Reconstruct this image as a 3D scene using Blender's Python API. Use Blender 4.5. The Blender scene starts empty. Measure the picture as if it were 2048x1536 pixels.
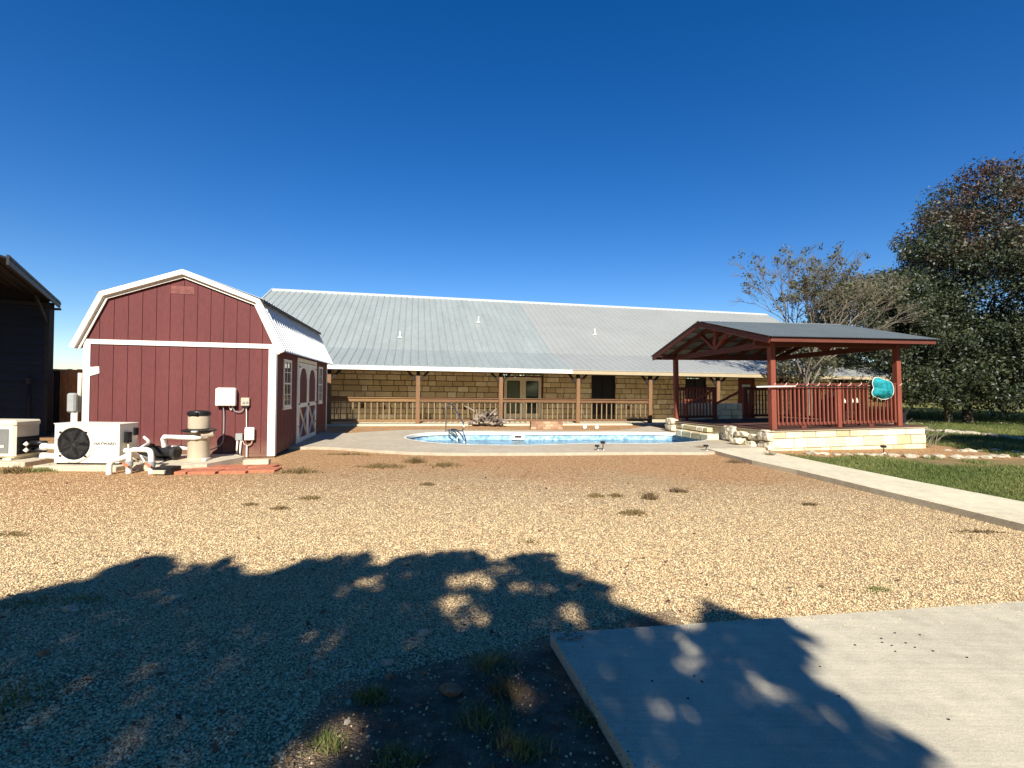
import bpy, math, random
import numpy as np
from mathutils import Vector, Matrix, noise
R=math.radians; PI=math.pi
random.seed(7); rng=np.random.default_rng(7)
sc=bpy.context.scene; COL=sc.collection

# ------------------------------------------------------------ camera, sky, sun
cd=bpy.data.cameras.new('camera'); cam=bpy.data.objects.new('camera',cd); COL.objects.link(cam)
cd.sensor_width=36; cd.lens=36*944.88/2048; cd.clip_end=2000; cd.clip_start=.05
cam.matrix_world=Matrix.Translation((0,0,1.6))@Matrix.Rotation(PI/2+.0102,4,'X')@Matrix.Rotation(.0125,4,'Z')
sc.camera=cam
w=bpy.data.worlds.new('World'); sc.world=w; w.use_nodes=True
wn=w.node_tree; bg=wn.nodes['Background']; sky=wn.nodes.new('ShaderNodeTexSky'); sky.sky_type='NISHITA'
SUN_EL=36
sky.sun_disc=False; sky.sun_elevation=R(SUN_EL); sky.sun_rotation=R(180-1.4); sky.air_density=1.0; sky.dust_density=.0; sky.ozone_density=3.5; sky.altitude=200
hs=wn.nodes.new('ShaderNodeHueSaturation'); hs.inputs['Saturation'].default_value=1.36; hs.inputs['Hue'].default_value=.511; wn.links.new(sky.outputs[0],hs.inputs['Color']); wn.links.new(hs.outputs[0],bg.inputs[0]); bg.inputs[1].default_value=.075
sl=bpy.data.lights.new('sun','SUN'); so=bpy.data.objects.new('sun',sl); COL.objects.link(so)
sl.energy=5; sl.angle=R(.53); sl.color=(1,.98,.95); so.rotation_euler=(R(90-SUN_EL),0,R(1.4))
sc.view_settings.view_transform='Standard'; sc.view_settings.look='None'; sc.view_settings.exposure=.82; sc.view_settings.gamma=1
sc.render.engine='CYCLES'

# ------------------------------------------------------------ materials
def L(r,g,b):
    f=lambda v:(v/255/12.92 if v/255<=.04045 else ((v/255+.055)/1.055)**2.4)
    return (f(r),f(g),f(b),1)
def C(r,g,b): return (r,g*.93,b*.80,1)
def mat(name,c=None,rough=.7,metal=0,spec=.3,ramp=None,n=None,n2=None,stretch=(1,1,1),bump=None,trans=None,alpha=None,const=False):
    m=bpy.data.materials.new(name); m.use_nodes=True; t=m.node_tree; N=t.nodes; K=t.links
    b=N['Principled BSDF']; b.inputs['Roughness'].default_value=rough; b.inputs['Metallic'].default_value=metal
    b.inputs['Specular IOR Level'].default_value=spec
    tc=N.new('ShaderNodeTexCoord'); mp=N.new('ShaderNodeMapping'); mp.inputs['Scale'].default_value=stretch
    K.new(tc.outputs['Object'],mp.inputs[0])
    if ramp:
        at=N.new('ShaderNodeAttribute'); at.attribute_name='rnd'; cr=N.new('ShaderNodeValToRGB')
        if const: cr.color_ramp.interpolation='CONSTANT'
        e=cr.color_ramp.elements; e[0].position=ramp[0][0]; e[0].color=ramp[0][1]; e[1].position=ramp[-1][0]; e[1].color=ramp[-1][1]
        for p,cc in ramp[1:-1]: x=e.new(p); x.color=cc
        K.new(at.outputs['Fac'],cr.inputs[0]); out=cr.outputs[0]
    else:
        rg=N.new('ShaderNodeRGB'); rg.outputs[0].default_value=c; out=rg.outputs[0]
    for q in (n,n2):
        if not q: continue
        ns=N.new('ShaderNodeTexNoise'); ns.inputs['Scale'].default_value=q[0]; ns.inputs['Detail'].default_value=6; ns.inputs['Roughness'].default_value=.65
        K.new(mp.outputs[0],ns.inputs['Vector'])
        mr=N.new('ShaderNodeMapRange'); mr.inputs[1].default_value=.3; mr.inputs[2].default_value=.7; mr.inputs[3].default_value=1-q[1]; mr.inputs[4].default_value=1+q[1]
        K.new(ns.outputs[0],mr.inputs[0])
        mx=N.new('ShaderNodeMix'); mx.data_type='RGBA'; mx.blend_type='MULTIPLY'; mx.inputs[0].default_value=1
        K.new(out,mx.inputs[6]); K.new(mr.outputs[0],mx.inputs[7]); out=mx.outputs[2]
    K.new(out,b.inputs['Base Color'])
    if bump:
        ns=N.new('ShaderNodeTexNoise'); ns.inputs['Scale'].default_value=bump[0]; ns.inputs['Detail'].default_value=5; K.new(mp.outputs[0],ns.inputs['Vector'])
        bp=N.new('ShaderNodeBump'); bp.inputs['Strength'].default_value=bump[1]; bp.inputs['Distance'].default_value=bump[2]
        K.new(ns.outputs[0],bp.inputs['Height']); K.new(bp.outputs[0],b.inputs['Normal'])
    if trans:
        tr=N.new('ShaderNodeBsdfTranslucent'); K.new(out,tr.inputs[0]); ms=N.new('ShaderNodeMixShader'); ms.inputs[0].default_value=trans
        K.new(b.outputs[0],ms.inputs[1]); K.new(tr.outputs[0],ms.inputs[2]); K.new(ms.outputs[0],N['Material Output'].inputs[0])
    return m
MT={}
MT['white']=mat('white_paint',C(.80,.79,.74),.5,n=(3,.05),n2=(40,.04),bump=(60,.15,.002))
MT['redside']=mat('barn_red_siding',C(.124,.034,.033),.75,n=(1.3,.13),n2=(25,.14),stretch=(1,1,.25),bump=(70,.35,.004))
def dirty(m,z0,z1,col,amt):
    t=m.node_tree;N=t.nodes;K=t.links;b=N['Principled BSDF']; src=b.inputs['Base Color'].links[0].from_socket; tc=[x for x in N if x.type=='TEX_COORD'][0]
    sp=N.new('ShaderNodeSeparateXYZ'); K.new(tc.outputs['Object'],sp.inputs[0]); ns=N.new('ShaderNodeTexNoise'); ns.inputs['Scale'].default_value=6; ns.inputs['Detail'].default_value=6; K.new(tc.outputs['Object'],ns.inputs['Vector'])
    ad=N.new('ShaderNodeMath'); ad.operation='MULTIPLY_ADD'; ad.inputs[1].default_value=-.45; K.new(ns.outputs[0],ad.inputs[0]); K.new(sp.outputs[2],ad.inputs[2])
    mr=N.new('ShaderNodeMapRange'); mr.inputs[1].default_value=z0-.22; mr.inputs[2].default_value=z1-.22; mr.inputs[3].default_value=amt; mr.inputs[4].default_value=0; K.new(ad.outputs[0],mr.inputs[0])
    x=N.new('ShaderNodeMix'); x.data_type='RGBA'; K.new(mr.outputs[0],x.inputs[0]); K.new(src,x.inputs[6]); x.inputs[7].default_value=col; K.new(x.outputs[2],b.inputs['Base Color'])
dirty(MT['redside'],.0,.45,C(.26,.17,.11),.55)
MT['groove']=mat('siding_groove',C(.045,.012,.012),.8)
MT['galv']=mat('shed_roof_metal',C(.70,.74,.78),.45,.35,n=(1.2,.06))
MT['roofA']=mat('weathered_metal_roof',C(.31,.355,.358),.5,.2,n=(.7,.09),n2=(5,.07),stretch=(1.6,.35,1))
MT['roofB']=mat('tan_grey_metal_roof',C(.335,.352,.352),.5,.2,n=(.5,.06),n2=(6,.05))  # tone against the left section is partly light angle put into the colour
MT['ridge']=mat('ridge_cap_metal',C(.62,.64,.64),.45,.25,n=(2,.06))
MT['pavroof']=mat('corrugated_roof_metal',C(.165,.20,.22),.5,.35,n=(1,.10),n2=(14,.08))
MT['limeH']=mat('house_limestone',ramp=[(0,C(.48,.38,.24)),(.3,C(.56,.46,.30)),(.65,C(.62,.53,.36)),(1,C(.70,.62,.46))],rough=.9,n=(3,.14),n2=(22,.16),bump=(18,.8,.02))
MT['limeP']=mat('pavilion_limestone',ramp=[(0,C(.48,.40,.24)),(.3,C(.57,.51,.35)),(.6,C(.63,.59,.44)),(1,C(.69,.66,.52))],rough=.9,n=(2.2,.14),n2=(16,.10),bump=(14,.55,.015))
MT['mortarH']=mat('dark_mortar',C(.09,.065,.04),.95,n=(30,.2))
MT['mortarP']=mat('grey_mortar',C(.36,.31,.22),.95,n=(30,.2))
MT['rough_lime']=mat('rough_limestone',C(.62,.56,.43),.95,n=(2.5,.25),n2=(18,.25),bump=(10,1,.05))
MT['rock']=mat('pale_rock',C(.46,.41,.32),.95,n=(3,.25),n2=(20,.2),bump=(14,.9,.02))
MT['rockbrown']=mat('brown_rock',C(.34,.18,.10),.95,n=(6,.3),n2=(25,.25),bump=(20,.9,.02))
MT['cedar']=mat('cedar_post',C(.20,.115,.058),.8,n=(3,.22),n2=(20,.2),stretch=(6,6,.6),bump=(30,.3,.005))
MT['cedarrail']=mat('cedar_rail',C(.235,.14,.062),.8,n=(3,.22),n2=(20,.2),stretch=(.6,6,6),bump=(30,.3,.005))
MT['cedardark']=mat('brown_cedar_rail',C(.165,.09,.045),.8,n=(3,.22),n2=(20,.2),stretch=(.6,6,6),bump=(30,.3,.005))
MT['baluster']=mat('weathered_baluster',C(.26,.19,.11),.85,n=(5,.2),stretch=(4,4,1))
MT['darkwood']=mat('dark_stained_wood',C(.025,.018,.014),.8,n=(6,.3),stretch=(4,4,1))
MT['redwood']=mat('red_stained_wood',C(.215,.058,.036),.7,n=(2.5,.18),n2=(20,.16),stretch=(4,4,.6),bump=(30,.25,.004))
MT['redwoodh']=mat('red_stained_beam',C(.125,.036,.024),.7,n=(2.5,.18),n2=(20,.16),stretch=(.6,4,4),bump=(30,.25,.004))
MT['decking']=mat('dark_decking',C(.085,.04,.028),.8,n=(3,.3),n2=(25,.2),stretch=(.6,5,5))

MT['fascW']=mat('white_fascia',C(.80,.79,.75),.5,n=(2,.05))
MT['fascT']=mat('tan_fascia',C(.40,.335,.225),.6,n=(2,.08))
MT['soffit']=mat('porch_soffit',C(.16,.11,.07),.8,n=(2,.15))
MT['cream']=mat('cream_door_paint',C(.62,.56,.44),.5,n=(4,.05))
MT['maroon']=mat('maroon_trim',C(.10,.022,.018),.7,n=(6,.15))
MT['blackframe']=mat('dark_window_frame',C(.012,.010,.010),.5)
MT['glass']=mat('dark_glass',C(.02,.03,.028),.06,spec=.8,n=(1.5,.5))
MT['glassg']=mat('green_glass',C(.10,.125,.085),.12,spec=.6,n=(1.2,.2))
MT['screen']=mat('solar_screen',C(.012,.010,.012),.6,n=(4,.3))
MT['navy']=mat('navy_siding',C(.014,.022,.042),.6,n=(1.5,.12),n2=(12,.08))
MT['steel']=mat('dark_steel',C(.028,.030,.034),.6,.2,n=(4,.12))
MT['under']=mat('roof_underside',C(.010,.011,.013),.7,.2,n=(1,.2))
MT['fence']=mat('fence_boards',C(.62,.28,.11),.85,n=(2,.25),n2=(18,.25),stretch=(5,5,.5),bump=(25,.3,.005))
MT['hpwhite']=mat('off_white_metal',C(.78,.77,.70),.4,n=(2,.05),n2=(20,.03))
MT['hpbeige']=mat('beige_plastic',C(.66,.62,.50),.5,n=(3,.06))
MT['greypanel']=mat('grey_panel',C(.17,.18,.18),.6,n=(4,.12))
MT['black']=mat('black_plastic',C(.012,.012,.013),.4,n=(8,.3))
MT['blackfan']=mat('fan_blade_plastic',C(.035,.035,.037),.35,n=(8,.3))
MT['pvc']=mat('white_pvc_pipe',C(.80,.79,.76),.35,n=(8,.06))
MT['grime']=mat('valve_handle',C(.55,.16,.08),.5)
MT['tan']=mat('tan_tank',C(.45,.39,.30),.45,n=(3,.10),n2=(18,.06),stretch=(1,1,.4))
MT['concrete']=mat('pad_concrete',C(.50,.45,.35),.9,n=(3,.18),n2=(30,.18),bump=(40,.4,.006))
MT['paver']=mat('red_paver',C(.42,.15,.085),.9,n=(4,.2),n2=(30,.2),bump=(40,.4,.005))
MT['greybox']=mat('grey_electrical_box',C(.30,.32,.33),.5,n=(6,.1))
MT['chrome']=mat('stainless_tube',C(.55,.55,.53),.22,1.0)
MT['teal']=mat('teal_net',C(.012,.30,.36),.7,n=(7,.5),n2=(40,.2),trans=.25,bump=(15,1,.02))
MT['wire']=mat('cream_cord',C(.72,.55,.42),.6)
MT['bark']=mat('bark',C(.14,.115,.09),.95,n=(5,.3),n2=(25,.3),stretch=(3,3,.6),bump=(14,.9,.03))
MT['palebark']=mat('pale_bark',C(.19,.165,.13),.95,n=(5,.3),n2=(25,.2),stretch=(3,3,.6),bump=(14,.9,.03))
MT['char']=mat('charred_wood',C(.012,.010,.009),.95,n=(6,.3),bump=(14,.9,.03))
MT['log']=mat('weathered_log',ramp=[(0,C(.09,.07,.06)),(.5,C(.19,.155,.13)),(1,C(.34,.29,.24))],rough=.95,n=(5,.3),bump=(20,.8,.02))
MT['logend']=mat('log_cut_end',C(.34,.27,.20),.95,n=(10,.3))
MT['leafoak']=mat('oak_leaves',ramp=[(0,C(.016,.024,.011)),(.45,C(.036,.050,.022)),(.8,C(.070,.085,.035)),(.95,C(.11,.10,.045)),(1,C(.10,.05,.03))],rough=.5,spec=.5,trans=.2)
MT['leafred']=mat('rusty_oak_leaves',ramp=[(0,C(.022,.020,.012)),(.4,C(.05,.035,.02)),(.75,C(.11,.052,.028)),(1,C(.10,.10,.035))],rough=.55,spec=.4,trans=.2)
MT['leafgrey']=mat('sparse_grey_leaves',ramp=[(0,C(.06,.065,.035)),(.6,C(.12,.125,.07)),(1,C(.20,.18,.12))],rough=.7,trans=.2)
MT['leafolive']=mat('olive_brush_leaves',ramp=[(0,C(.07,.08,.03)),(.5,C(.16,.17,.06)),(1,C(.28,.25,.09))],rough=.7,trans=.25)
MT['grass']=mat('grass_blades',ramp=[(0,C(.06,.10,.025)),(.35,C(.14,.19,.05)),(.65,C(.25,.26,.09)),(1,C(.48,.40,.20))],rough=.7,trans=.3)
MT['drygrass']=mat('dry_weed_blades',ramp=[(0,C(.09,.085,.03)),(.5,C(.19,.14,.06)),(1,C(.36,.25,.13))],rough=.8,trans=.2)
MT['pebble']=mat('gravel_pebbles',ramp=[(0,C(.26,.17,.09)),(.15,C(.44,.31,.17)),(.4,C(.60,.46,.26)),(.7,C(.72,.58,.34)),(.88,C(.80,.70,.47)),(1,C(.52,.24,.11))],rough=.75,n=(60,.12))
MT['solar']=mat('solar_light_black',C(.015,.015,.016),.4)

# ------------------------------------------------------------ mesh builder
class MB:
    def __init__(s): s.v=[]; s.f=[]; s.r=[]; s.n=0
    def add(s,vs,fs,r=None):
        r=random.random() if r is None else r
        b=len(s.v); s.v+= [tuple(p) for p in vs]; s.f+=[tuple(b+i for i in q) for q in fs]; s.r+=[r]*len(fs)
    def box(s,x0,x1,y0,y1,z0,z1,ch=0,r=None,M=None):
        if ch:
            vs=[];c=ch
            X=(x0,x1);Y=(y0,y1);Z=(z0,z1)
            # chamfered box: 24 verts
            def P(ix,iy,iz,ax):
                sx=1 if ix==0 else -1; sy=1 if iy==0 else -1; sz=1 if iz==0 else -1
                p=[X[ix]+sx*c,Y[iy]+sy*c,Z[iz]+sz*c]; p[ax]=(X,Y,Z)[ax][(ix,iy,iz)[ax]]; return p
            idx={}
            for a in range(3):
                for ix in (0,1):
                    for iy in (0,1):
                        for iz in (0,1): idx[(a,ix,iy,iz)]=len(vs); vs.append(P(ix,iy,iz,a))
            fs=[]
            I=lambda a,*k: idx[(a,)+k]
            for q in (0,1):
                f=[I(0,q,0,0),I(0,q,1,0),I(0,q,1,1),I(0,q,0,1)]; fs.append(f if q else f[::-1])
                f=[I(1,0,q,0),I(1,0,q,1),I(1,1,q,1),I(1,1,q,0)]; fs.append(f if q else f[::-1])
                f=[I(2,0,0,q),I(2,1,0,q),I(2,1,1,q),I(2,0,1,q)]; fs.append(f if q else f[::-1])
            for i in (0,1):
                for j in (0,1):
                    fs.append([I(0,i,j,0),I(0,i,j,1),I(1,i,j,1),I(1,i,j,0)])
                    fs.append([I(0,i,0,j),I(0,i,1,j),I(2,i,1,j),I(2,i,0,j)])
                    fs.append([I(1,0,i,j),I(1,1,i,j),I(2,1,i,j),I(2,0,i,j)])
                    for k in (0,1): fs.append([I(0,i,j,k),I(1,i,j,k),I(2,i,j,k)])
        else:
            vs=[(x0,y0,z0),(x1,y0,z0),(x1,y1,z0),(x0,y1,z0),(x0,y0,z1),(x1,y0,z1),(x1,y1,z1),(x0,y1,z1)]
            fs=[(0,3,2,1),(4,5,6,7),(0,1,5,4),(1,2,6,5),(2,3,7,6),(3,0,4,7)]
        if M is not None: vs=[M@Vector(p) for p in vs]
        s.add(vs,fs,r); return s
    def bar(s,a,b,w,h,up=(0,0,1),r=None,ch=0):
        a=Vector(a);b=Vector(b);d=b-a;l=d.length;d.normalize();u=Vector(up)
        if abs(d.dot(u))>.99:u=Vector((0,1,0))
        x=d.cross(u).normalized();z=x.cross(d)
        M=Matrix(((x.x,d.x,z.x,a.x),(x.y,d.y,z.y,a.y),(x.z,d.z,z.z,a.z),(0,0,0,1)))
        return s.box(-w/2,w/2,0,l,-h/2,h/2,ch,r,M)
    def tube(s,pts,rad,n=10,caps=True,r=None):
        pts=[Vector(p) for p in pts]; m=len(pts)
        rad=rad if hasattr(rad,'__len__') else [rad]*m
        vs=[];fs=[];px=None
        for i,p in enumerate(pts):
            d=(pts[min(i+1,m-1)]-pts[max(i-1,0)]).normalized()
            if px is None:
                u=Vector((0,0,1)) if abs(d.z)<.9 else Vector((1,0,0)); x=d.cross(u).normalized()
            else: x=(px-d*px.dot(d)).normalized()
            px=x;y=d.cross(x)
            for k in range(n):
                a=2*PI*k/n; vs.append(p+(x*math.cos(a)+y*math.sin(a))*rad[i])
        for i in range(m-1):
            for k in range(n): fs.append((i*n+k,i*n+(k+1)%n,(i+1)*n+(k+1)%n,(i+1)*n+k))
        if caps: fs.append(tuple(range(n))[::-1]); fs.append(tuple((m-1)*n+k for k in range(n)))
        s.add(vs,fs,r); return s
    def lathe(s,prof,n=24,c=(0,0,0),r=None):
        vs=[];fs=[];m=len(prof)
        for q,z in prof:
            for k in range(n): a=2*PI*k/n; vs.append((c[0]+q*math.cos(a),c[1]+q*math.sin(a),c[2]+z))
        for i in range(m-1):
            for k in range(n): fs.append((i*n+k,i*n+(k+1)%n,(i+1)*n+(k+1)%n,(i+1)*n+k))
        fs.append(tuple(range(n))[::-1]); fs.append(tuple((m-1)*n+k for k in range(n)))
        s.add(vs,fs,r); return s
    def prism(s,poly,a0,a1,ax='y',r=None):   # poly in the two other axes
        n=len(poly)
        def P(p,a): return {'y':(p[0],a,p[1]),'x':(a,p[0],p[1]),'z':(p[0],p[1],a)}[ax]
        vs=[P(p,a0) for p in poly]+[P(p,a1) for p in poly]
        fs=[tuple(range(n)),tuple(range(n,2*n))[::-1]]+[(i,n+i,n+(i+1)%n,(i+1)%n) for i in range(n)]
        s.add(vs,fs,r); return s
    def build(s,name,m,parent=None,smooth=False,recalc=True):
        me=bpy.data.meshes.new(name); me.from_pydata([tuple(p) for p in s.v],[],s.f); me.update()
        a=me.attributes.new('rnd','FLOAT','FACE'); a.data.foreach_set('value',np.array(s.r,dtype=np.float32))
        if recalc:
            import bmesh; bm=bmesh.new(); bm.from_mesh(me); bmesh.ops.recalc_face_normals(bm,faces=bm.faces); bm.to_mesh(me); bm.free()
        o=bpy.data.objects.new(name,me); COL.objects.link(o); me.materials.append(MT[m] if isinstance(m,str) else m)
        if smooth:
            me.shade_smooth()
            if smooth!=True: me.set_sharp_from_angle(angle=R(smooth))
        if parent: o.parent=parent
        return o
def tag(o,label=None,cat=None,group=None,kind=None):
    if label:o['label']=label
    if cat:o['category']=cat
    if group:o['group']=group
    if kind:o['kind']=kind
    return o
def empty(name,loc=(0,0,0),rz=0,**k):
    o=bpy.data.objects.new(name,None); COL.objects.link(o); o.location=loc; o.rotation_euler=(0,0,rz); o.empty_display_size=.1
    return tag(o,**k)
def kids(o): return [c for c in bpy.data.objects if c.parent==o]
def copy_tree(o,parent=None):
    c=o.copy(); COL.objects.link(c); c.parent=parent
    for ch in kids(o): copy_tree(ch,c)
    return c
def npmesh(name,V,F,rn,m,parent=None,smooth=False):
    V=np.asarray(V,dtype=np.float32);F=np.asarray(F,dtype=np.int32);k=F.shape[1]
    me=bpy.data.meshes.new(name); me.vertices.add(len(V)); me.vertices.foreach_set('co',V.ravel())
    me.loops.add(F.size); me.loops.foreach_set('vertex_index',F.ravel()); me.polygons.add(len(F))
    me.polygons.foreach_set('loop_start',np.arange(0,F.size,k,dtype=np.int32)); me.update(calc_edges=True)
    a=me.attributes.new('rnd','FLOAT','FACE'); a.data.foreach_set('value',np.asarray(rn,dtype=np.float32))
    if smooth: me.shade_smooth()
    o=bpy.data.objects.new(name,me); COL.objects.link(o); me.materials.append(MT[m]); 
    if parent:o.parent=parent
    return o
def smoothpoly(P,it=3,closed=True):
    for _ in range(it):
        Q=[];n=len(P)
        for i in range(n if closed else n-1):
            a=P[i];b=P[(i+1)%n]
            Q+=[(.75*a[0]+.25*b[0],.75*a[1]+.25*b[1]),(.25*a[0]+.75*b[0],.25*a[1]+.75*b[1])]
        if not closed: Q=[P[0]]+Q+[P[-1]]
        P=Q
    return P
def inpoly(x,y,P):
    x=np.asarray(x);y=np.asarray(y);c=np.zeros(x.shape,bool);n=len(P)
    for i in range(n):
        x0,y0=P[i];x1,y1=P[(i+1)%n]
        if y0==y1: continue
        t=((y0>y)!=(y1>y))&(x<(x1-x0)*(y-y0)/(y1-y0)+x0); c^=t
    return c
def sheet(name,outer,holes,z,m,thick=0):
    import bmesh
    bm=bmesh.new()
    for lp in [outer]+holes:
        vs=[bm.verts.new((p[0],p[1],z)) for p in lp]
        for i in range(len(vs)): bm.edges.new((vs[i],vs[(i+1)%len(vs)]))
    bmesh.ops.triangle_fill(bm,use_beauty=True,use_dissolve=False,edges=bm.edges[:])
    for f in bm.faces:
        if f.normal.z<0: f.normal_flip()
    if thick:
        be=[e for e in bm.edges if e.is_boundary]
        r=bmesh.ops.extrude_edge_only(bm,edges=be)
        for v in [g for g in r['geom'] if isinstance(g,bmesh.types.BMVert)]: v.co.z-=thick
        bmesh.ops.recalc_face_normals(bm,faces=bm.faces)
        up=sum(f.normal.z*f.calc_area() for f in bm.faces)
        if up<0: bmesh.ops.reverse_faces(bm,faces=bm.faces)
    me=bpy.data.meshes.new(name); bm.to_mesh(me); bm.free()
    o=bpy.data.objects.new(name,me); COL.objects.link(o); me.materials.append(MT[m] if isinstance(m,str) else m); return o

# frames
HX,HY,HR=-4.0077,20.1653,.2036
SX,SY,SR=-5.3166,10.574,.2013
PX,PY,PR=7.2596,13.1,.2055
def fr(x,y,r,t,v): c,s=math.cos(r),math.sin(r); return (x+t*c-v*s,y+t*s+v*c)
def HW(t,v): return fr(HX,HY,HR,t,v)
def SW(t,v): return fr(SX,SY,SR,t,v)
def PW(t,v): return fr(PX,PY,PR,t,v)

# ------------------------------------------------------------ ground, deck, paths
pool=smoothpoly([(-3.5,15.3),(-3.35,16.4),(-2.6,17.1),(-1.15,17.4),(1.11,17.5),(2.6,17.75),(4.3,18.1),(5.6,18.1),(6.6,17.7),(6.72,16.7),(6.5,15.5),(5.8,14.95),(4.9,14.45),(3.9,14.15),(2.8,14.2),(1.5,13.85),(.5,13.4),(-.9,13.35),(-1.9,13.55),(-2.6,14.0),(-3.2,14.6)],2)
def ground_mat():
    m=bpy.data.materials.new('gravel_ground'); m.use_nodes=True; t=m.node_tree; N=t.nodes; K=t.links; b=N['Principled BSDF']
    b.inputs['Roughness'].default_value=.9; b.inputs['Specular IOR Level'].default_value=.15
    tc=N.new('ShaderNodeTexCoord'); P=tc.outputs['Object']
    sp=N.new('ShaderNodeSeparateXYZ'); K.new(P,sp.inputs[0]); X,Y=sp.outputs[0],sp.outputs[1]
    def ma(op,a,b=None,c=None):
        q=N.new('ShaderNodeMath'); q.operation=op
        for i,v in enumerate((a,b,c)):
            if v is None: continue
            if isinstance(v,(int,float)): q.inputs[i].default_value=v
            else: K.new(v,q.inputs[i])
        return q.outputs[0]
    def nz(s,d=4,ro=.6):
        q=N.new('ShaderNodeTexNoise'); q.inputs['Scale'].default_value=s; q.inputs['Detail'].default_value=d; q.inputs['Roughness'].default_value=ro; K.new(P,q.inputs['Vector']); return q.outputs[0]
    def sst(v,a,b):
        q=N.new('ShaderNodeMapRange'); q.interpolation_type='SMOOTHSTEP'; q.inputs[1].default_value=a; q.inputs[2].default_value=b; K.new(v,q.inputs[0]); return q.outputs[0]
    def ramp(v,els):
        q=N.new('ShaderNodeValToRGB'); e=q.color_ramp.elements; e[0].position=els[0][0];e[0].color=els[0][1];e[1].position=els[-1][0];e[1].color=els[-1][1]
        for p,c in els[1:-1]: x=e.new(p); x.color=c
        K.new(v,q.inputs[0]); return q.outputs[0]
    def mix(f,a,c,bt='MIX'):
        q=N.new('ShaderNodeMix'); q.data_type='RGBA'; q.blend_type=bt
        if isinstance(f,(int,float)): q.inputs[0].default_value=f
        else: K.new(f,q.inputs[0])
        for i,v in ((6,a),(7,c)):
            if isinstance(v,tuple): q.inputs[i].default_value=v
            else: K.new(v,q.inputs[i])
        return q.outputs[2]
    vo=N.new('ShaderNodeTexVoronoi'); vo.inputs['Scale'].default_value=78; vo.inputs['Randomness'].default_value=.95; K.new(P,vo.inputs['Vector'])
    sc_=N.new('ShaderNodeSeparateColor'); K.new(vo.outputs['Color'],sc_.inputs[0])
    cell=ramp(sc_.outputs[0],[(0,C(.34,.21,.11)),(.15,C(.48,.34,.19)),(.4,C(.64,.49,.28)),(.7,C(.76,.62,.38)),(.9,C(.84,.75,.52)),(1,C(.60,.31,.15))])
    gap=sst(vo.outputs['Distance'],.72,.35)
    grav=mix(gap,C(.26,.18,.12),cell)
    big=nz(.35,5); mid=nz(2.2,5); 
    # rusty band of finer stone towards the pool deck and by the shed
    dist=ma('ADD',Y,ma('MULTIPLY',ma('SUBTRACT',big,.5),7))
    rust=ma('MULTIPLY',sst(dist,6.8,10.2),sst(Y,40,30))
    left=sst(ma('ADD',X,ma('MULTIPLY',ma('SUBTRACT',mid,.5),2)),-2.5,-5.5)
    rust=ma('MAXIMUM',rust,ma('MULTIPLY',left,sst(Y,4.0,6.5)))
    grav=mix(ma('MULTIPLY',rust,.72),grav,mix(1,grav,(1.05,.80,.62,1),'MULTIPLY'))
    patch=sst(nz(.9,6,.7),.52,.72)
    grav=mix(ma('MULTIPLY',patch,.65),grav,mix(1,grav,(.82,.64,.50,1),'MULTIPLY'))
    fine=ramp(nz(34,4,.75),[(.28,(.48,.42,.36,1)),(.48,(.95,.95,.95,1)),(.72,(1.3,1.28,1.22,1))]); grav=mix(.75,grav,mix(1,grav,fine,'MULTIPLY'))
    spk=ramp(nz(15,3,.8),[(.32,(.55,.49,.42,1)),(.5,(1,1,1,1)),(.68,(1.3,1.28,1.24,1))]); grav=mix(sst(Y,5,9),grav,mix(1,grav,spk,'MULTIPLY'))
    # bare dirt near the camera beside the driveway
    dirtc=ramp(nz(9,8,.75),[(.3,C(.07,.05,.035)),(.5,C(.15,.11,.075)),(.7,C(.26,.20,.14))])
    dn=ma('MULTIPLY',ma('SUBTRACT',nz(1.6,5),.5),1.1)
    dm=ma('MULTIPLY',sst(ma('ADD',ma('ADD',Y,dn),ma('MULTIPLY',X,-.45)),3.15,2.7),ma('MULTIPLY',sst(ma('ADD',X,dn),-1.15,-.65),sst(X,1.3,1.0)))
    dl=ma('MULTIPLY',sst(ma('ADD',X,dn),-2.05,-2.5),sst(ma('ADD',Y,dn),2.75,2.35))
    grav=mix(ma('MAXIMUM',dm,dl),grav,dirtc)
    # lawn soil on the right, pasture beyond
    ln=ma('MULTIPLY',ma('SUBTRACT',nz(1.2,5),.5),1.4)
    edge=ma('ADD',X,ma('MULTIPLY',Y,.11))
    lawn=ma('MULTIPLY',sst(edge,7.9,8.1),sst(ma('ADD',Y,ln),12.0,11.6))
    lawn2=sst(ma('ADD',ma('ADD',X,ln),ma('MULTIPLY',Y,-.14)),11.1,11.7)
    lawn=ma('MAXIMUM',lawn,lawn2)
    far=sst(Y,40,44)
    lawn=ma('MAXIMUM',lawn,far)
    soil=ramp(nz(3.0,9,.72),[(.25,C(.05,.075,.025)),(.45,C(.11,.13,.045)),(.62,C(.20,.18,.08)),(.8,C(.38,.28,.15))])
    past=ramp(nz(.35,9,.75),[(.3,C(.16,.19,.05)),(.55,C(.30,.30,.10)),(.75,C(.42,.37,.15))])
    soil=mix(sst(Y,24,32),soil,past)
    strip=ma('MULTIPLY',sst(ma('ABSOLUTE',ma('SUBTRACT',ma('ADD',Y,ln),11.3)),1.1,.3),sst(X,8.6,10.5))
    soil=mix(ma('MULTIPLY',strip,.5),soil,C(.42,.27,.15))
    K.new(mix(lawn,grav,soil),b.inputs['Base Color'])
    h=ma('ADD',ma('MULTIPLY',gap,.007),ma('MULTIPLY',mid,.02))
    h=ma('ADD',h,ma('MULTIPLY',nz(70,3),.010))
    bp=N.new('ShaderNodeBump'); bp.inputs['Distance'].default_value=1; bp.inputs['Strength'].default_value=1; K.new(h,bp.inputs['Height']); K.new(bp.outputs[0],b.inputs['Normal'])
    return m
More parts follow.
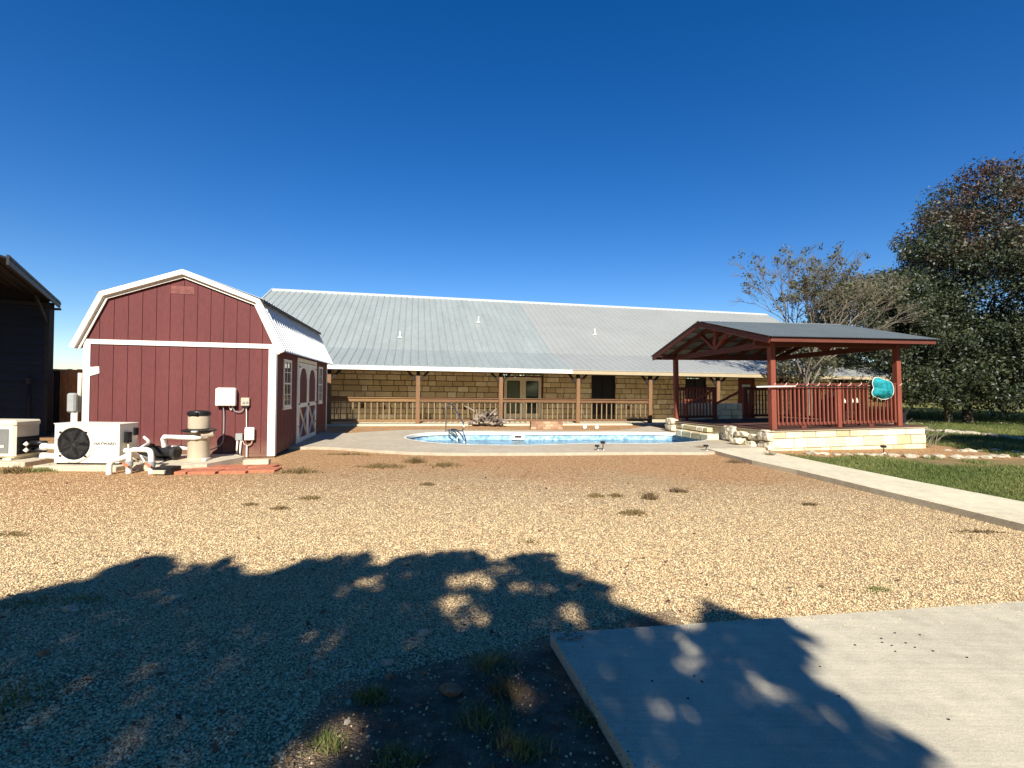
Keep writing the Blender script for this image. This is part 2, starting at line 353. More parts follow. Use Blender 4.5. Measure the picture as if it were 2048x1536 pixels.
def conc_mat(name,c,rim=None):
    m=mat(name,c,.85,spec=.2,n=(.8,.10),n2=(7,.13),bump=(55,.5,.004)); t=m.node_tree; N=t.nodes;K=t.links
    b=N['Principled BSDF']; src=b.inputs['Base Color'].links[0].from_socket
    tc=[x for x in N if x.type=='TEX_COORD'][0]
    q=N.new('ShaderNodeTexNoise'); q.inputs['Scale'].default_value=120; q.inputs['Detail'].default_value=3; K.new(tc.outputs['Object'],q.inputs['Vector'])
    r=N.new('ShaderNodeMapRange'); r.inputs[1].default_value=.25; r.inputs[2].default_value=.75; r.inputs[3].default_value=.82; r.inputs[4].default_value=1.14; K.new(q.outputs[0],r.inputs[0])
    mp=N.new('ShaderNodeMapping'); mp.inputs['Scale'].default_value=(.5,18,1); mp.inputs['Rotation'].default_value=(0,0,.15); K.new(tc.outputs['Object'],mp.inputs[0])
    q2=N.new('ShaderNodeTexNoise'); q2.inputs['Scale'].default_value=3; q2.inputs['Detail'].default_value=8; K.new(mp.outputs[0],q2.inputs['Vector'])
    r2=N.new('ShaderNodeMapRange'); r2.inputs[1].default_value=.3; r2.inputs[2].default_value=.7; r2.inputs[3].default_value=.93; r2.inputs[4].default_value=1.06; K.new(q2.outputs[0],r2.inputs[0])
    mu=N.new('ShaderNodeMath'); mu.operation='MULTIPLY'; K.new(r.outputs[0],mu.inputs[0]); K.new(r2.outputs[0],mu.inputs[1])
    x=N.new('ShaderNodeMix'); x.data_type='RGBA'; x.blend_type='MULTIPLY'; x.inputs[0].default_value=1; K.new(src,x.inputs[6]); K.new(mu.outputs[0],x.inputs[7]); K.new(x.outputs[2],b.inputs['Base Color'])
    return m
MT['drive']=conc_mat('driveway_concrete',C(.50,.465,.37)); MT['deck']=conc_mat('pool_deck_concrete',C(.43,.38,.30)); MT['walk']=conc_mat('walkway_concrete',C(.62,.57,.43))
B=900
DK=.956; DZ=.07
pool=[(a*DK,b_*DK) for a,b_ in pool]
deckpoly=[(-5.58,11.85),(-5.0,12.0),(-4.38,11.93),(-3.72,11.7),(-3.2,11.47),(-2.67,11.32),(-2.25,11.22),(-1.45,11.17),(-.27,11.28),(.95,11.42),(2.2,11.6),(3.48,11.8),(4.85,11.86),(5.12,12.0),(6.58,12.97),(7.22,12.9),(6.9,14.3),(6.3,17.9),(6.1,19.2),(6.1,20.6),(5.1,19.3),(4.65,18.7),(4.1,18.2),(3.4,17.8),(2.5,17.65),(.13,17.55),(-1.75,17.4),(-3.25,17.25),(-4.1,16.95),(-4.9,16.2),(-5.35,15.6),(-6.4,15.8)]
g=sheet('ground',[(-B,-B),(B,-B),(B,B),(-B,B)],[pool],0,ground_mat()); tag(g,kind='structure')
o=sheet('pool_deck',deckpoly,[pool],DZ,'deck',.12); tag(o,kind='structure')
walkp=[(5.16,12.43),(5.2,11.6),(5.30,10.4),(5.56,9.2),(5.70,8.1),(5.80,7.2),(5.92,6.28),(6.0,5.5),(6.1,3.0),(8.6,3.0),(7.6,5.2),(7.26,6.7),(6.97,8.3),(6.72,10.2),(6.60,11.6),(6.58,12.69)]
o=sheet('walkway',walkp,[],.094,'walk',.2); tag(o,kind='structure')
o=sheet('driveway',[(.26,2.97),(3.82,3.52),(12,4.75),(12,-6),(3.4,-9),(.62,1.5)],[],.075,'drive',.2); tag(o,kind='structure')
# chipped patch and debris at the driveway corner
def rockmesh(name,m,s=(1,1,.7),seed=0,sub=2,amp=.35,parent=None):
    import bmesh
    bm=bmesh.new(); bmesh.ops.create_icosphere(bm,subdivisions=sub,radius=1)
    for v in bm.verts:
        n_=noise.noise(v.co*1.1+Vector((seed*7.1,seed*3.3,0))); n2=noise.noise(v.co*3.1+Vector((seed,0,seed*5)))
        v.co*=1+amp*n_*1.6+amp*.5*n2
        v.co.x*=s[0];v.co.y*=s[1];v.co.z*=s[2]
    me=bpy.data.meshes.new(name); bm.to_mesh(me); bm.free()
    a=me.attributes.new('rnd','FLOAT','FACE')
    o=bpy.data.objects.new(name,me); COL.objects.link(o); me.materials.append(MT[m]); o.parent=parent; return o

# ------------------------------------------------------------ swimming pool
pe=empty('swimming_pool',(0,0,0),label='freeform in ground swimming pool with pale blue liner set in a tan deck',cat='swimming pool')
def wallring(P,z0,z1,m,name,parent,off=0):
    b=MB();n=len(P)
    cx=sum(p[0] for p in P)/n; cy=sum(p[1] for p in P)/n
    Q=[(p[0]+(cx-p[0])*off,p[1]+(cy-p[1])*off) for p in P]
    vs=[(p[0],p[1],z0) for p in Q]+[(p[0],p[1],z1) for p in Q]
    b.add(vs,[(i,(i+1)%n,n+(i+1)%n,n+i) for i in range(n)],.5)
    return b.build(name,m,parent,smooth=True,recalc=False)
def liner_mat():
    m=mat('pool_liner',C(.42,.62,.78),.4,n=(1.5,.10)); t=m.node_tree;N=t.nodes;K=t.links;b=N['Principled BSDF']
    src=b.inputs['Base Color'].links[0].from_socket; tc=[x for x in N if x.type=='TEX_COORD'][0]
    sp=N.new('ShaderNodeSeparateXYZ'); K.new(tc.outputs['Object'],sp.inputs[0])
    mr=N.new('ShaderNodeMapRange'); mr.inputs[1].default_value=-.24; mr.inputs[2].default_value=-.21; K.new(sp.outputs[2],mr.inputs[0])
    vo=N.new('ShaderNodeTexVoronoi'); vo.inputs['Scale'].default_value=11; K.new(tc.outputs['Object'],vo.inputs['Vector'])
    cr=N.new('ShaderNodeValToRGB'); cr.color_ramp.elements[0].color=C(.14,.30,.48); cr.color_ramp.elements[1].color=C(.42,.62,.80)
    se=N.new('ShaderNodeSeparateColor'); K.new(vo.outputs['Color'],se.inputs[0]); K.new(se.outputs[1],cr.inputs[0])
    x=N.new('ShaderNodeMix'); x.data_type='RGBA'; K.new(mr.outputs[0],x.inputs[0]); K.new(src,x.inputs[6]); K.new(cr.outputs[0],x.inputs[7]); K.new(x.outputs[2],b.inputs['Base Color']); return m
MT['liner']=liner_mat()
wallring(pool,-1.2,DZ-.10,'liner','liner',pe)
o=sheet('pool_floor',pool,[],-1.2,'liner'); o.parent=pe
# coping: white rolled edge
b=MB(); n=len(pool); cx=1.6*DK;cy=15.9*DK
pts=[]
for i in range(n+1):
    p=pool[i%n]; d=Vector((cx-p[0],cy-p[1])).normalized()*.012; pts.append((p[0]+d.x,p[1]+d.y,0.0))
vs=[];prof=[(0.02,DZ+.004),(-.012,DZ+.010),(-.035,DZ-.01),(-.035,DZ-.09),(0.0,DZ-.10)]
for i in range(n):
    p=pool[i]; a=pool[i-1]; c=pool[(i+1)%n]; tg=Vector((c[0]-a[0],c[1]-a[1])).normalized(); nrm=Vector((tg.y,-tg.x))
    if nrm.dot(Vector((cx-p[0],cy-p[1])))>0: nrm=-nrm
    for q,z in prof: vs.append((p[0]+nrm.x*q,p[1]+nrm.y*q,z))
k=len(prof); fs=[(i*k+j,((i+1)%n)*k+j,((i+1)%n)*k+j+1,i*k+j+1) for i in range(n) for j in range(k-1)]
b.add(vs,fs,.5); b.build('coping','white',pe,smooth=40)
# water
def water_mat():
    m=bpy.data.materials.new('pool_water'); m.use_nodes=True; t=m.node_tree;N=t.nodes;K=t.links; N.remove(N['Principled BSDF'])
    tc=N.new('ShaderNodeTexCoord'); mp=N.new('ShaderNodeMapping'); mp.inputs['Scale'].default_value=(1,2.2,1); K.new(tc.outputs['Object'],mp.inputs[0])
    ns=N.new('ShaderNodeTexNoise'); ns.inputs['Scale'].default_value=2.3; ns.inputs['Detail'].default_value=5; K.new(mp.outputs[0],ns.inputs[0])
    bp=N.new('ShaderNodeBump'); bp.inputs['Distance'].default_value=.06; bp.inputs['Strength'].default_value=.7; K.new(ns.outputs[0],bp.inputs['Height'])
    gl=N.new('ShaderNodeBsdfGlossy'); gl.inputs['Roughness'].default_value=.03; K.new(bp.outputs[0],gl.inputs['Normal'])
    tr=N.new('ShaderNodeBsdfRefraction'); tr.inputs['IOR'].default_value=1.2; tr.inputs['Roughness'].default_value=0; tr.inputs[0].default_value=(.80,.95,1,1); K.new(bp.outputs[0],tr.inputs['Normal'])
    tp=N.new('ShaderNodeBsdfTransparent'); tp.inputs[0].default_value=(.80,.95,1,1)
    mt=N.new('ShaderNodeMixShader'); mt.inputs[0].default_value=.75; K.new(tr.outputs[0],mt.inputs[1]); K.new(tp.outputs[0],mt.inputs[2])
    fr_=N.new('ShaderNodeFresnel'); fr_.inputs[0].default_value=1.33; K.new(bp.outputs[0],fr_.inputs['Normal'])
    fm=N.new('ShaderNodeMath'); fm.operation='MULTIPLY'; fm.inputs[1].default_value=.85; K.new(fr_.outputs[0],fm.inputs[0])
    mx=N.new('ShaderNodeMixShader'); K.new(fm.outputs[0],mx.inputs[0]); K.new(mt.outputs[0],mx.inputs[1]); K.new(gl.outputs[0],mx.inputs[2]); K.new(mx.outputs[0],N['Material Output'].inputs[0]); return m
inner=[(p[0]+(cx-p[0])*.001,p[1]+(cy-p[1])*.001) for p in pool]
o=sheet('water',inner,[],DZ-.27,water_mat()); tag(o,kind='structure')
# skimmer on the far wall
b=MB().box(.02,.46,17.40*DK,17.47*DK,-.19,.02,.01); sk=b.build('skimmer','white',pe); MB().box(.12,.36,17.385*DK-.003,17.399*DK-.004,-.11,-.05).build('skimmer_mouth','black',sk)
# pool handrail
he=empty('pool_handrail',(-2.28,16.15,DZ+.003),label='bent stainless steel handrail and steps at the left end of the pool',cat='pool handrail')
for i,dx in enumerate((0,.28)):
    pts=[(0+dx*.15,.3,0),(0+dx*.15,.3,.80),(.03+dx*.15,.28,.93),(.16+dx*.15,.2,.97),(.26+dx*.1,.1,.93),(.45,-.1,.66),(.66,-.3,.36),(.70,-.36,.25),(.66,-.38,.12),(.58,-.3,.08),(.35,-.05,.12),(.2,.1,.12),(.12,.2,.02)] if i==0 else [(.12,.1,.0),(.14,.05,.10),(.3,-.05,.11),(.5,-.2,.04),(.6,-.3,-.02),(.75,-.5,-.28),(.74,-.5,-.7)]
    P=[Vector(p) for p in pts]; 
    Q=[(p.x,p.y) for p in P]
    # smooth in 3D
    for _ in range(2):
        P=[P[0]]+sum([[P[j]*.75+P[j+1]*.25,P[j]*.25+P[j+1]*.75] for j in range(len(P)-1)],[])+[P[-1]]
    MB().tube(P,.024,10).build('rail_tube' if i==0 else 'step_rail','chrome',he,smooth=True)
P=[Vector(p) for p in [(.16,.05,.0),(.10,-.1,.08),(.3,-.25,.10),(.48,-.42,.0),(.50,-.55,-.3),(.49,-.55,-.7)]]
for _ in range(2): P=[P[0]]+sum([[P[j]*.75+P[j+1]*.25,P[j]*.25+P[j+1]*.75] for j in range(len(P)-1)],[])+[P[-1]]
MB().tube(P,.024,10).build('step_rail','chrome',he,smooth=True)
for z in (-.35,-.6): MB().bar((.49,-.55,z),(.74,-.5,z),.06,.03).build('tread','white',he)
MB().lathe([(.06,0),(.06,.012),(.03,.02)],16,(0,.3,0)).build('escutcheon','chrome',he)

# ------------------------------------------------------------ house
he=empty('stone_house',(HX,HY,0),HR,label='long low limestone house with grey metal roof and timber porch behind the pool',cat='house')
def blocks(bm_,mm,t0,t1,z0,courses,wr,holes=(),v=0,dep=.06,jo=.012,ch=.012,out=-1,axis='t',seed=1,rngv=.02):
    rr=random.Random(seed); z=z0
    for h in courses:
        t=t0-rr.uniform(0,wr[0])
        while t<t1:
            wv=rr.uniform(*wr); a=max(t,t0);b_=min(t+wv,t1); t+=wv
            if b_-a<.05: continue
            segs=[(a,b_)]
            for (ha,hb,hz0,hz1) in holes:
                if z+h-.03<hz0 or z+.03>hz1: continue
                ns_=[]
                for (p,q) in segs:
                    if q<=ha or p>=hb: ns_.append((p,q)); continue
                    if p<ha: ns_.append((p,ha))
                    if q>hb: ns_.append((hb,q))
                segs=ns_
            for p,q in segs:
                if q-p<.05: continue
                off=rr.uniform(0,rngv); r=rr.random()
                aa=(p+jo/2,q-jo/2)
                lo,hi=sorted((v+out*off,v-out*dep))
                if axis=='t': mm.box(aa[0],aa[1],lo,hi,z+jo/2,z+h-jo/2,ch,r)
                else: mm.box(lo,hi,aa[0],aa[1],z+jo/2,z+h-jo/2,ch,r)
        z+=h
doorF=(4.20,6.30,0,2.28); win1=(8.93,10.24,.30,2.32); win2=(14.35,15.60,.35,2.28); doorR=(17.62,18.66,0,2.3); win3=(21.0,22.2,.4,2.2)
holes=[doorF,win1,win2,doorR,win3]
mm=MB(); blocks(None,mm,-8.83,26.3,.06,[.27,.28,.26,.27,.27,.28,.26,.27,.28,.27,.26,.3],(.28,.86),holes,v=2.8,dep=.07,jo=.03,seed=5,rngv=.02)
wl=mm.build('wall','limeH',he)
mm=MB()
ts=[-8.83]+sorted([h[0] for h in holes]+[h[1] for h in holes])+[26.3]
mm.box(-8.83,26.3,2.852,3.0,2.32,3.3); 
for i in range(0,len(ts),2): mm.box(ts[i],ts[i+1],2.85,3.0,0,2.318)
for h in holes: 
    if h[2]>0: mm.box(h[0],h[1],2.853,3.0,0,h[2])
mm.build('mortar_backing','mortarH',wl)
for t_ in (-8.7,26.0): MB().prism([(2.9,0),(19.3,0),(19.3,3.4),(11.13,7.5),(2.9,3.4)],t_,t_+.1,'x').build('gable_wall','mortarH',he)
# roof
SPL=(6.64,6.75,7.05); TL,TR=-8.83,26.3
EV=(-.30,2.50);TRN=(2.80,3.4535);RD=(11.13,7.60)
def roofpart(name,m,p0,p1,ta,tb,taT,tbT,z_off=0,sp=.353,rib=True):
    # quad from lower edge (p0) to upper (p1); edges may shift along t
    mm=MB(); th=.03
    def pt(t,p,up=0): return (t,p[0],p[1]+up)
    vs=[pt(ta,p0),pt(tb,p0),pt(tbT,p1),pt(taT,p1),pt(ta,p0,-th),pt(tb,p0,-th),pt(tbT,p1,-th),pt(taT,p1,-th)]
    mm.add(vs,[(0,1,2,3),(4,7,6,5),(0,4,5,1),(1,5,6,2),(2,6,7,3),(3,7,4,0)],.5)
    k0=math.ceil((ta-TL)/sp); t=TL+k0*sp
    while t<=tb-.02:
        for (h,wd,dt) in ((.04,.045,0),):
            mm.add([(t-wd,p0[0],p0[1]),(t-.012,p0[0],p0[1]+h),(t+.012,p0[0],p0[1]+h),(t+wd,p0[0],p0[1]),
                    (t-wd,p1[0],p1[1]),(t-.012,p1[0],p1[1]+h),(t+.012,p1[0],p1[1]+h),(t+wd,p1[0],p1[1])],
                   [(0,1,5,4),(1,2,6,5),(2,3,7,6),(0,3,2,1)],.5)
        t+=sp
    return mm.build(name,m,he,recalc=True)
k=lambda t: TL+round((t-TL)/.353)*.353+.05
S1=k(6.85)
roofpart('roof','roofA',TRN,RD,TL,S1,TL,S1)
r2=roofpart('roof','roofB',TRN,RD,S1,TR,S1,TR); r2['label']='tan grey metal roof section on the right'
p1_=roofpart('porch_roof','roofA',EV,(TRN[0]-.002,TRN[1]-.004),TL,S1,TL,S1)
p2_=roofpart('porch_roof','roofB',EV,(TRN[0]-.002,TRN[1]-.004),S1,TR,S1,TR)
mm=MB().add([(TL,RD[0],RD[1]-.05),(TR,RD[0],RD[1]-.05),(TR,19.5,3.4),(TL,19.5,3.4)],[(0,1,2,3)],.5)
mm=MB(); mm.add([(TL,RD[0],RD[1]-.05),(TR,RD[0],RD[1]-.05),(TR,19.5,3.4),(TL,19.5,3.4)],[(0,1,2,3)],.5); mm.build('rear_roof','roofA',he)
mm=MB(); 
for sg in (-1,1): mm.bar((TL-.03,RD[0]+sg*.13,RD[1]+.035-(.045 if sg<0 else .045)),(TR,RD[0]+sg*.13,RD[1]-.01),.02,.28,up=(0,-sg*.45,1))
mm=MB().prism([(RD[0]-.28,RD[1]-.10),(RD[0],RD[1]+.05),(RD[0]+.28,RD[1]-.10),(RD[0]+.28,RD[1]-.13),(RD[0]-.28,RD[1]-.13)],TL-.03,TR,'x'); mm.build('ridge_cap','ridge',he)
mm=MB().bar((TL-.02,TRN[0],TRN[1]+.0),(TL-.02,RD[0],RD[1]),.05,.16); mm.bar((TL-.02,EV[0],EV[1]),(TL-.02,TRN[0],TRN[1]),.05,.16); mm.build('rake_trim','ridge',he)
MB().box(TL,S1+.05,-.34,-.305,2.315,2.475,.004).build('fascia','fascW',he)
f2=MB().box(S1+.055,TR,-.33,-.305,2.30,2.455,.004).build('fascia','fascT',he); f2['label']='tan fascia board'
mm=MB().box(TL,TR,-.30,2.78,2.36,2.40); mm.build('porch_ceiling','soffit',he)
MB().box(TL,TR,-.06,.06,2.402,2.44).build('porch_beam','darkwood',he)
MB().box(TL,TR,-.42,2.85,-.05,.06,.01).build('porch_floor','walk',he)
# vents
for (t,v,z,h) in ((-.91,4.19,4.15,.40),(3.45,6.77,5.44,.46),(10.17,5.59,4.85,.42)):
    o=MB().tube([(t,v,z-.1),(t,v,z+h*.8)],.038,12).build('vent_pipe','white',he,smooth=40)
    MB().lathe([(.15,.0),(.10,.04),(.05,.08)],14,(t,v,z-.02)).build('pipe_flashing','white',o)
# posts with brackets
for i in range(-1,8):
    t=i*3.5859
    p=MB().box(t-.085,t+.085,-.085,.085,.06,2.10,.008).build('porch_post','cedar',he)
    MB().box(t-.075,t+.075,-.075,.075,2.10,2.40,.004).build('post_cap','darkwood',p)  # post top in dark wood, colour standing in for the roof's shade
    for sg in (-1,1):
        if i==-1 and sg==-1: continue
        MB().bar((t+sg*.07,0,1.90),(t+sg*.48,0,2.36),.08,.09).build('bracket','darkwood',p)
t0s=-3.5859
for i in range(4):
    a=t0s+i*3.5859+.087;b_=a+3.5859-.174
    rl=MB().box(a,b_,-.075,.075,1.14,1.18,.005).box(a,b_,-.028,.028,1.0,1.137,.004).box(a,b_,-.03,.03,.16,.25,.004).build('railing','cedarrail' if i==0 else 'cedardark',he)
    nb=14
    for j in range(nb):
        x=a+(j+.5)*(b_-a)/nb
        MB().box(x-.019,x+.019,.030,.066,.17,1.06).build('baluster','baluster',rl)
# french doors
d=MB().box(4.20,6.30,2.80,2.86,2.19,2.28).box(6.22,6.30,2.80,2.86,.06,2.188).box(4.20,4.26,2.80,2.86,.06,2.188).build('door_frame','maroon',he)
for (a,b_,g_) in ((4.27,5.24,'glassg'),(5.25,6.21,'glass')):
    l=MB().box(a,a+.16,2.83,2.88,.07,2.18).box(b_-.16,b_,2.83,2.88,.07,2.18).box(a+.16,b_-.16,2.83,2.88,2.0,2.18).box(a+.16,b_-.16,2.83,2.88,.07,.36).build('french_door','cream',he)
    MB().box(a+.16,b_-.16,2.862,2.87,.36,2.0).build('door_glass',g_,l)
    MB().box(a+.155,a+.18,2.822,2.86,.35,2.01).box(b_-.18,b_-.155,2.822,2.86,.35,2.01).box(a+.18,b_-.18,2.822,2.86,.35,.375).box(a+.18,b_-.18,2.822,2.86,1.985,2.01).build('glass_trim','blackframe',l)
MB().lathe([(.03,0),(.035,.02),(.02,.05)],12,(5.36,2.80,1.02)).build('door_knob','blackframe',l)
for (a,b_,c_,d_) in (win1,win2,win3):
    f=MB().box(a,b_,2.80,2.86,c_,c_+.07).box(a,b_,2.80,2.86,d_-.07,d_).box(a,a+.07,2.80,2.86,c_+.07,d_-.07).box(b_-.07,b_,2.80,2.86,c_+.07,d_-.07).box((a+b_)/2-.03,(a+b_)/2+.03,2.81,2.86,c_+.07,d_-.07).box(a+.07,b_-.07,2.815,2.86,(c_+d_)/2-.025,(c_+d_)/2+.025).build('window','blackframe',he)
    MB().box(a+.07,b_-.07,2.845,2.85,c_+.07,d_-.07).build('window_screen','screen',f)
a,b_=doorR[0],doorR[1]
f=MB().box(a,b_,2.80,2.86,2.2,2.3).box(a,a+.1,2.80,2.86,.06,2.2).box(b_-.1,b_,2.80,2.86,.06,2.2).build('door_frame','maroon',he)
dd=MB().box(a+.1,b_-.1,2.84,2.88,.07,2.2).build('door','maroon',he); MB().box(a+.25,b_-.25,2.83,2.838,1.0,2.0).build('door_glass','glass',dd)
# outlets on the wall
for t,z in ((-2.55,.72),(-1.55,.62),(2.3,.62),(11.0,.68)):
    MB().box(t-.06,t+.06,2.74,2.80,z-.09,z+.09,.01).build('outlet_cover','maroon',he)
# timber board hanging line at right of the porch
MB().tube([HWp for HWp in [(12.2,-.05,2.36),(13.0,-.05,2.28),(13.8,-.05,2.33),(14.3,-.05,2.36)]],.012,6).build('hanging_vine','darkwood',he)

# ------------------------------------------------------------ red barn shed
se=empty('barn_shed',(SX,SY,0),SR,label='dark red gambrel roofed barn shed with white trim and pool equipment in front',cat='shed')
W=3.6767;LN=6.25; ZW=2.48
prof=[(-W,.05),(-W,2.52),(-3.26,3.50),(-W/2,4.0),(-.42,3.46),(0,2.52),(0,.05)]
def gz(t): # gable underside height
    P=prof[1:6]
    for (a,za),(b_,zb) in zip(P,P[1:]):
        if a<=t<=b_: return za+(zb-za)*(t-a)/(b_-a)
    return 2.52
mm=MB().prism(prof,.02,LN-.02,'y'); mm.build('groove_backing','groove',se)
# front boards
mm=MB();nb=14;wb=W/nb
for i in range(nb):
    a=-W+i*wb+.005;b_=a+wb-.010
    mm.box(a,b_,.004,.02,.10,2.42,0,.5)
    seg=[a]+[q for q in (-3.26,-W/2,-.42) if a<q<b_]+[b_]
    mm.prism([(a,2.52)]+[(b_,2.52)]+[(q,gz(q)-.01) for q in reversed(seg)],.004,.02,'y',.5)
mm.build('front_siding','redside',se)
mm=MB();nb=24;wl_=LN/nb
for i in range(nb):
    a=i*wl_+.005;b_=a+wl_-.01
    mm.box(-.001,.016,a,b_,.05,2.40,0,.5)
mm.build('side_siding','redside',se)
MB().box(-W,0,.0,.02,.02,.096).build('skirt_board','redside',se)
T=-.018
MB().box(-W-.012,-W+.115,T,.003,.03,2.425,.003).build('corner_trim','white',se); MB().box(-.125,.02,T,.003,.03,2.425,.003).build('corner_trim','white',se); MB().box(.021,.034,T,.10,.03,2.40,.003).build('corner_trim','white',se)
MB().box(-W-.012,.02,T-.004,.003,2.428,2.528,.003).build('band_trim','white',se)
# roof profile & rake boards
RP=[(-W-.20,2.36),(-3.36,3.50),(-W/2,4.06),(-.32,3.50),(.20,2.36)]
def offp(P,d):
    out=[]
    for i,p in enumerate(P):
        a=P[max(i-1,0)];c=P[min(i+1,len(P)-1)]
        def nn(a,b): v=Vector((b[0]-a[0],b[1]-a[1])).normalized(); return Vector((v.y,-v.x))
        if i==0: n_=nn(p,c);out.append((p[0]+n_.x*d,p[1]+n_.y*d))
        elif i==len(P)-1: n_=nn(a,p);out.append((p[0]+n_.x*d,p[1]+n_.y*d))
        else:
            n1=nn(a,p);n2=nn(p,c);b_=(n1+n2);b_/=b_.dot(n1);out.append((p[0]+b_.x*d,p[1]+b_.y*d))
    return out
for k_,(dd,y0,y1,o0) in enumerate(((.145,-.05,-.022,0),(.085,-.12,-.052,-.012))):
    pin=offp(RP,dd);pou=offp(RP,o0)
    for i in range(4):
        MB().prism([pou[i],pou[i+1],pin[i+1],pin[i]],y0-i%2*.0015,y1,'y').build('rake_trim','white',se)
# corrugated roof sheets
def corr(name,m,parent,a,b_,y0,y1,pitch=.10,amp=.012,th=.0,axis='y',sub=4,lift=0):
    n_=int((y1-y0)/pitch*sub); a=Vector(a);b2=Vector(b_); d=(b2-a).normalized(); nr=Vector((-d.y,d.x)) # 2D profile coords (t,z)
    if nr.y<0: nr=-nr
    vs=[];fs=[]
    for i in range(n_+1):
        y=y0+(y1-y0)*i/n_; h=amp*math.sin(2*PI*i/sub)+lift
        p=a+nr*h;q=b2+nr*h
        for s_ in (p,q): vs.append((s_.x,y,s_.y) if axis=='y' else (y,s_.x,s_.y))
    for i in range(n_): fs.append((2*i,2*i+1,2*i+3,2*i+2))
    mm=MB(); mm.add(vs,fs,.5); return mm.build(name,m,parent,recalc=False)
corr('roof','galv',se,(RP[4][0],RP[4][1]+.01),(RP[3][0]-.02,RP[3][1]-.01),-.10,LN+.12,.21,.026,sub=6)
corr('roof','galv',se,(RP[3][0]+.10,RP[3][1]+.005),(RP[2][0],RP[2][1]+.01),-.10,LN+.12,.19,.016,sub=6)
corr('roof','galv',se,(RP[1][0]-.10,RP[1][1]-.005),(RP[2][0],RP[2][1]+.01),-.10,LN+.12,.19,.016,sub=6)
corr('roof','galv',se,(RP[0][0],RP[0][1]),(RP[1][0],RP[1][1]),-.10,LN+.12,.19,.016,sub=6)
rf_=[o for o in se.children if o.name.startswith('roof')][0]; mm=MB(); y_=-.04
while y_<LN+.1:
    mm.bar((RP[4][0]+.01,y_,RP[4][1]+.035),(RP[3][0]-.01,y_,RP[3][1]+.015),.035,.035); y_+=.21
mm.build('standing_ribs','galv',rf_)
MB().bar((RP[3][0]+.09,-.11,RP[3][1]-.03),(RP[3][0]+.09,LN+.12,RP[3][1]-.03),.025,.06).build('knee_flashing','steel',se)
MB().bar((RP[4][0]-.02,LN+.11,RP[4][1]+.02),(RP[3][0],LN+.11,RP[3][1]),.03,.14,up=(0,1,0)).build('rake_trim','white',se)
MB().box(.0,.14,-.01,LN,2.40,2.42).build('soffit','maroon',se)
MB().box(.017,.034,LN-.11,LN,.03,2.40,.003).build('corner_trim','white',se)
MT['trimshade']=MT['white']
# windows on right side (plane t=0)
def shedwin(v0,v1,z0,z1):
    f=MB().box(.018,.045,v0,v0+.06,z0,z1).box(.018,.045,v1-.06,v1,z0,z1).box(.018,.045,v0+.06,v1-.06,z0,z0+.06).box(.018,.045,v0+.06,v1-.06,z1-.06,z1).box(.018,.05,v0-.03,v1+.03,z0-.05,z0-.002).box(.018,.04,v0+.06,v1-.06,(z0+z1)/2-.02,(z0+z1)/2+.02).build('window','white',se)
    mm=MB(); vm=(v0+v1)/2
    mm.box(.02,.034,vm-.008,vm+.008,z0+.06,(z0+z1)/2-.02).box(.02,.034,vm-.008,vm+.008,(z0+z1)/2+.02,z1-.06)
    for zz in ((z0+(z0+z1)/2)/2+.02,(z1+(z0+z1)/2)/2-.02): mm.box(.02,.0335,v0+.06,vm-.008,zz-.008,zz+.008).box(.02,.0335,vm+.008,v1-.06,zz-.008,zz+.008)
    mm.build('muntins','white',f)
    MB().box(.017,.022,v0+.06,v1-.06,z0+.06,z1-.06).build('pane','glass',f)
shedwin(.62,1.32,1.08,2.24); shedwin(4.75,5.35,1.08,2.24)
# double doors
mm=MB().box(.018,.04,1.95,2.05,.05,2.36).box(.018,.04,4.30,4.40,.05,2.36).box(.018,.04,2.05,4.30,2.26,2.36); mm.build('door_frame','white',se)
for (a,b_) in ((2.06,3.165),(3.185,4.29)):
    dr=MB().box(.019,.03,a,b_,.08,2.24,0,.5).build('shed_door','redside',se)
    mm=MB(); w_=.11; X0,X1=.031,.048
    mm.box(X0,X1,a,a+w_,.08,2.24).box(X0,X1,b_-w_,b_,.08,2.24).box(X0,X1,a+w_,b_-w_,.08,.20).box(X0,X1,a+w_,b_-w_,2.10,2.24).box(X0,X1,a+w_,b_-w_,1.02,1.14)
    # arch corners
    for (c0,sg) in ((a+w_,1),(b_-w_,-1)):
        mm.prism([(c0,2.098),(c0,1.78),(c0+sg*.07,1.93),(c0+sg*.18,2.05),(c0+sg*.34,2.098)],X0,X1,'x')
    mm.bar((.038,a+w_,.22),(.038,b_-w_,1.0),.012,.07,up=(1,0,0)); mm.bar((.040,a+w_,1.0),(.040,b_-w_,.22),.012,.07,up=(1,0,0))
    # bar with up=x gives thin in that axis
    mm.build('door_trim','white',dr)
MB().box(.049,.08,3.19,3.25,1.04,1.12,.005).build('door_latch','black',se)
for v in (2.07,4.2):
    for z in (.5,1.1,2.1): MB().box(.049,.056,v,v+.16,z,z+.04).build('hinge','black',se)
# gable vent patch
rr=random.Random(3)
gv=MB().box(-2.10,-1.64,-.004,.0035,3.56,3.73,.002).build('gable_vent','gvm' if 'gvm' in MT else 'redside',se)
MT['gvm']=mat('faded_vent',C(.19,.07,.06),.8,n=(12,.35)); gv.data.materials[0]=MT['gvm']
MB().prism([(-3.562,1.945),(-3.40,1.96),(-3.395,1.82),(-3.562,1.76)],-.012,.0035,'y').build('paper_notice','white',se)

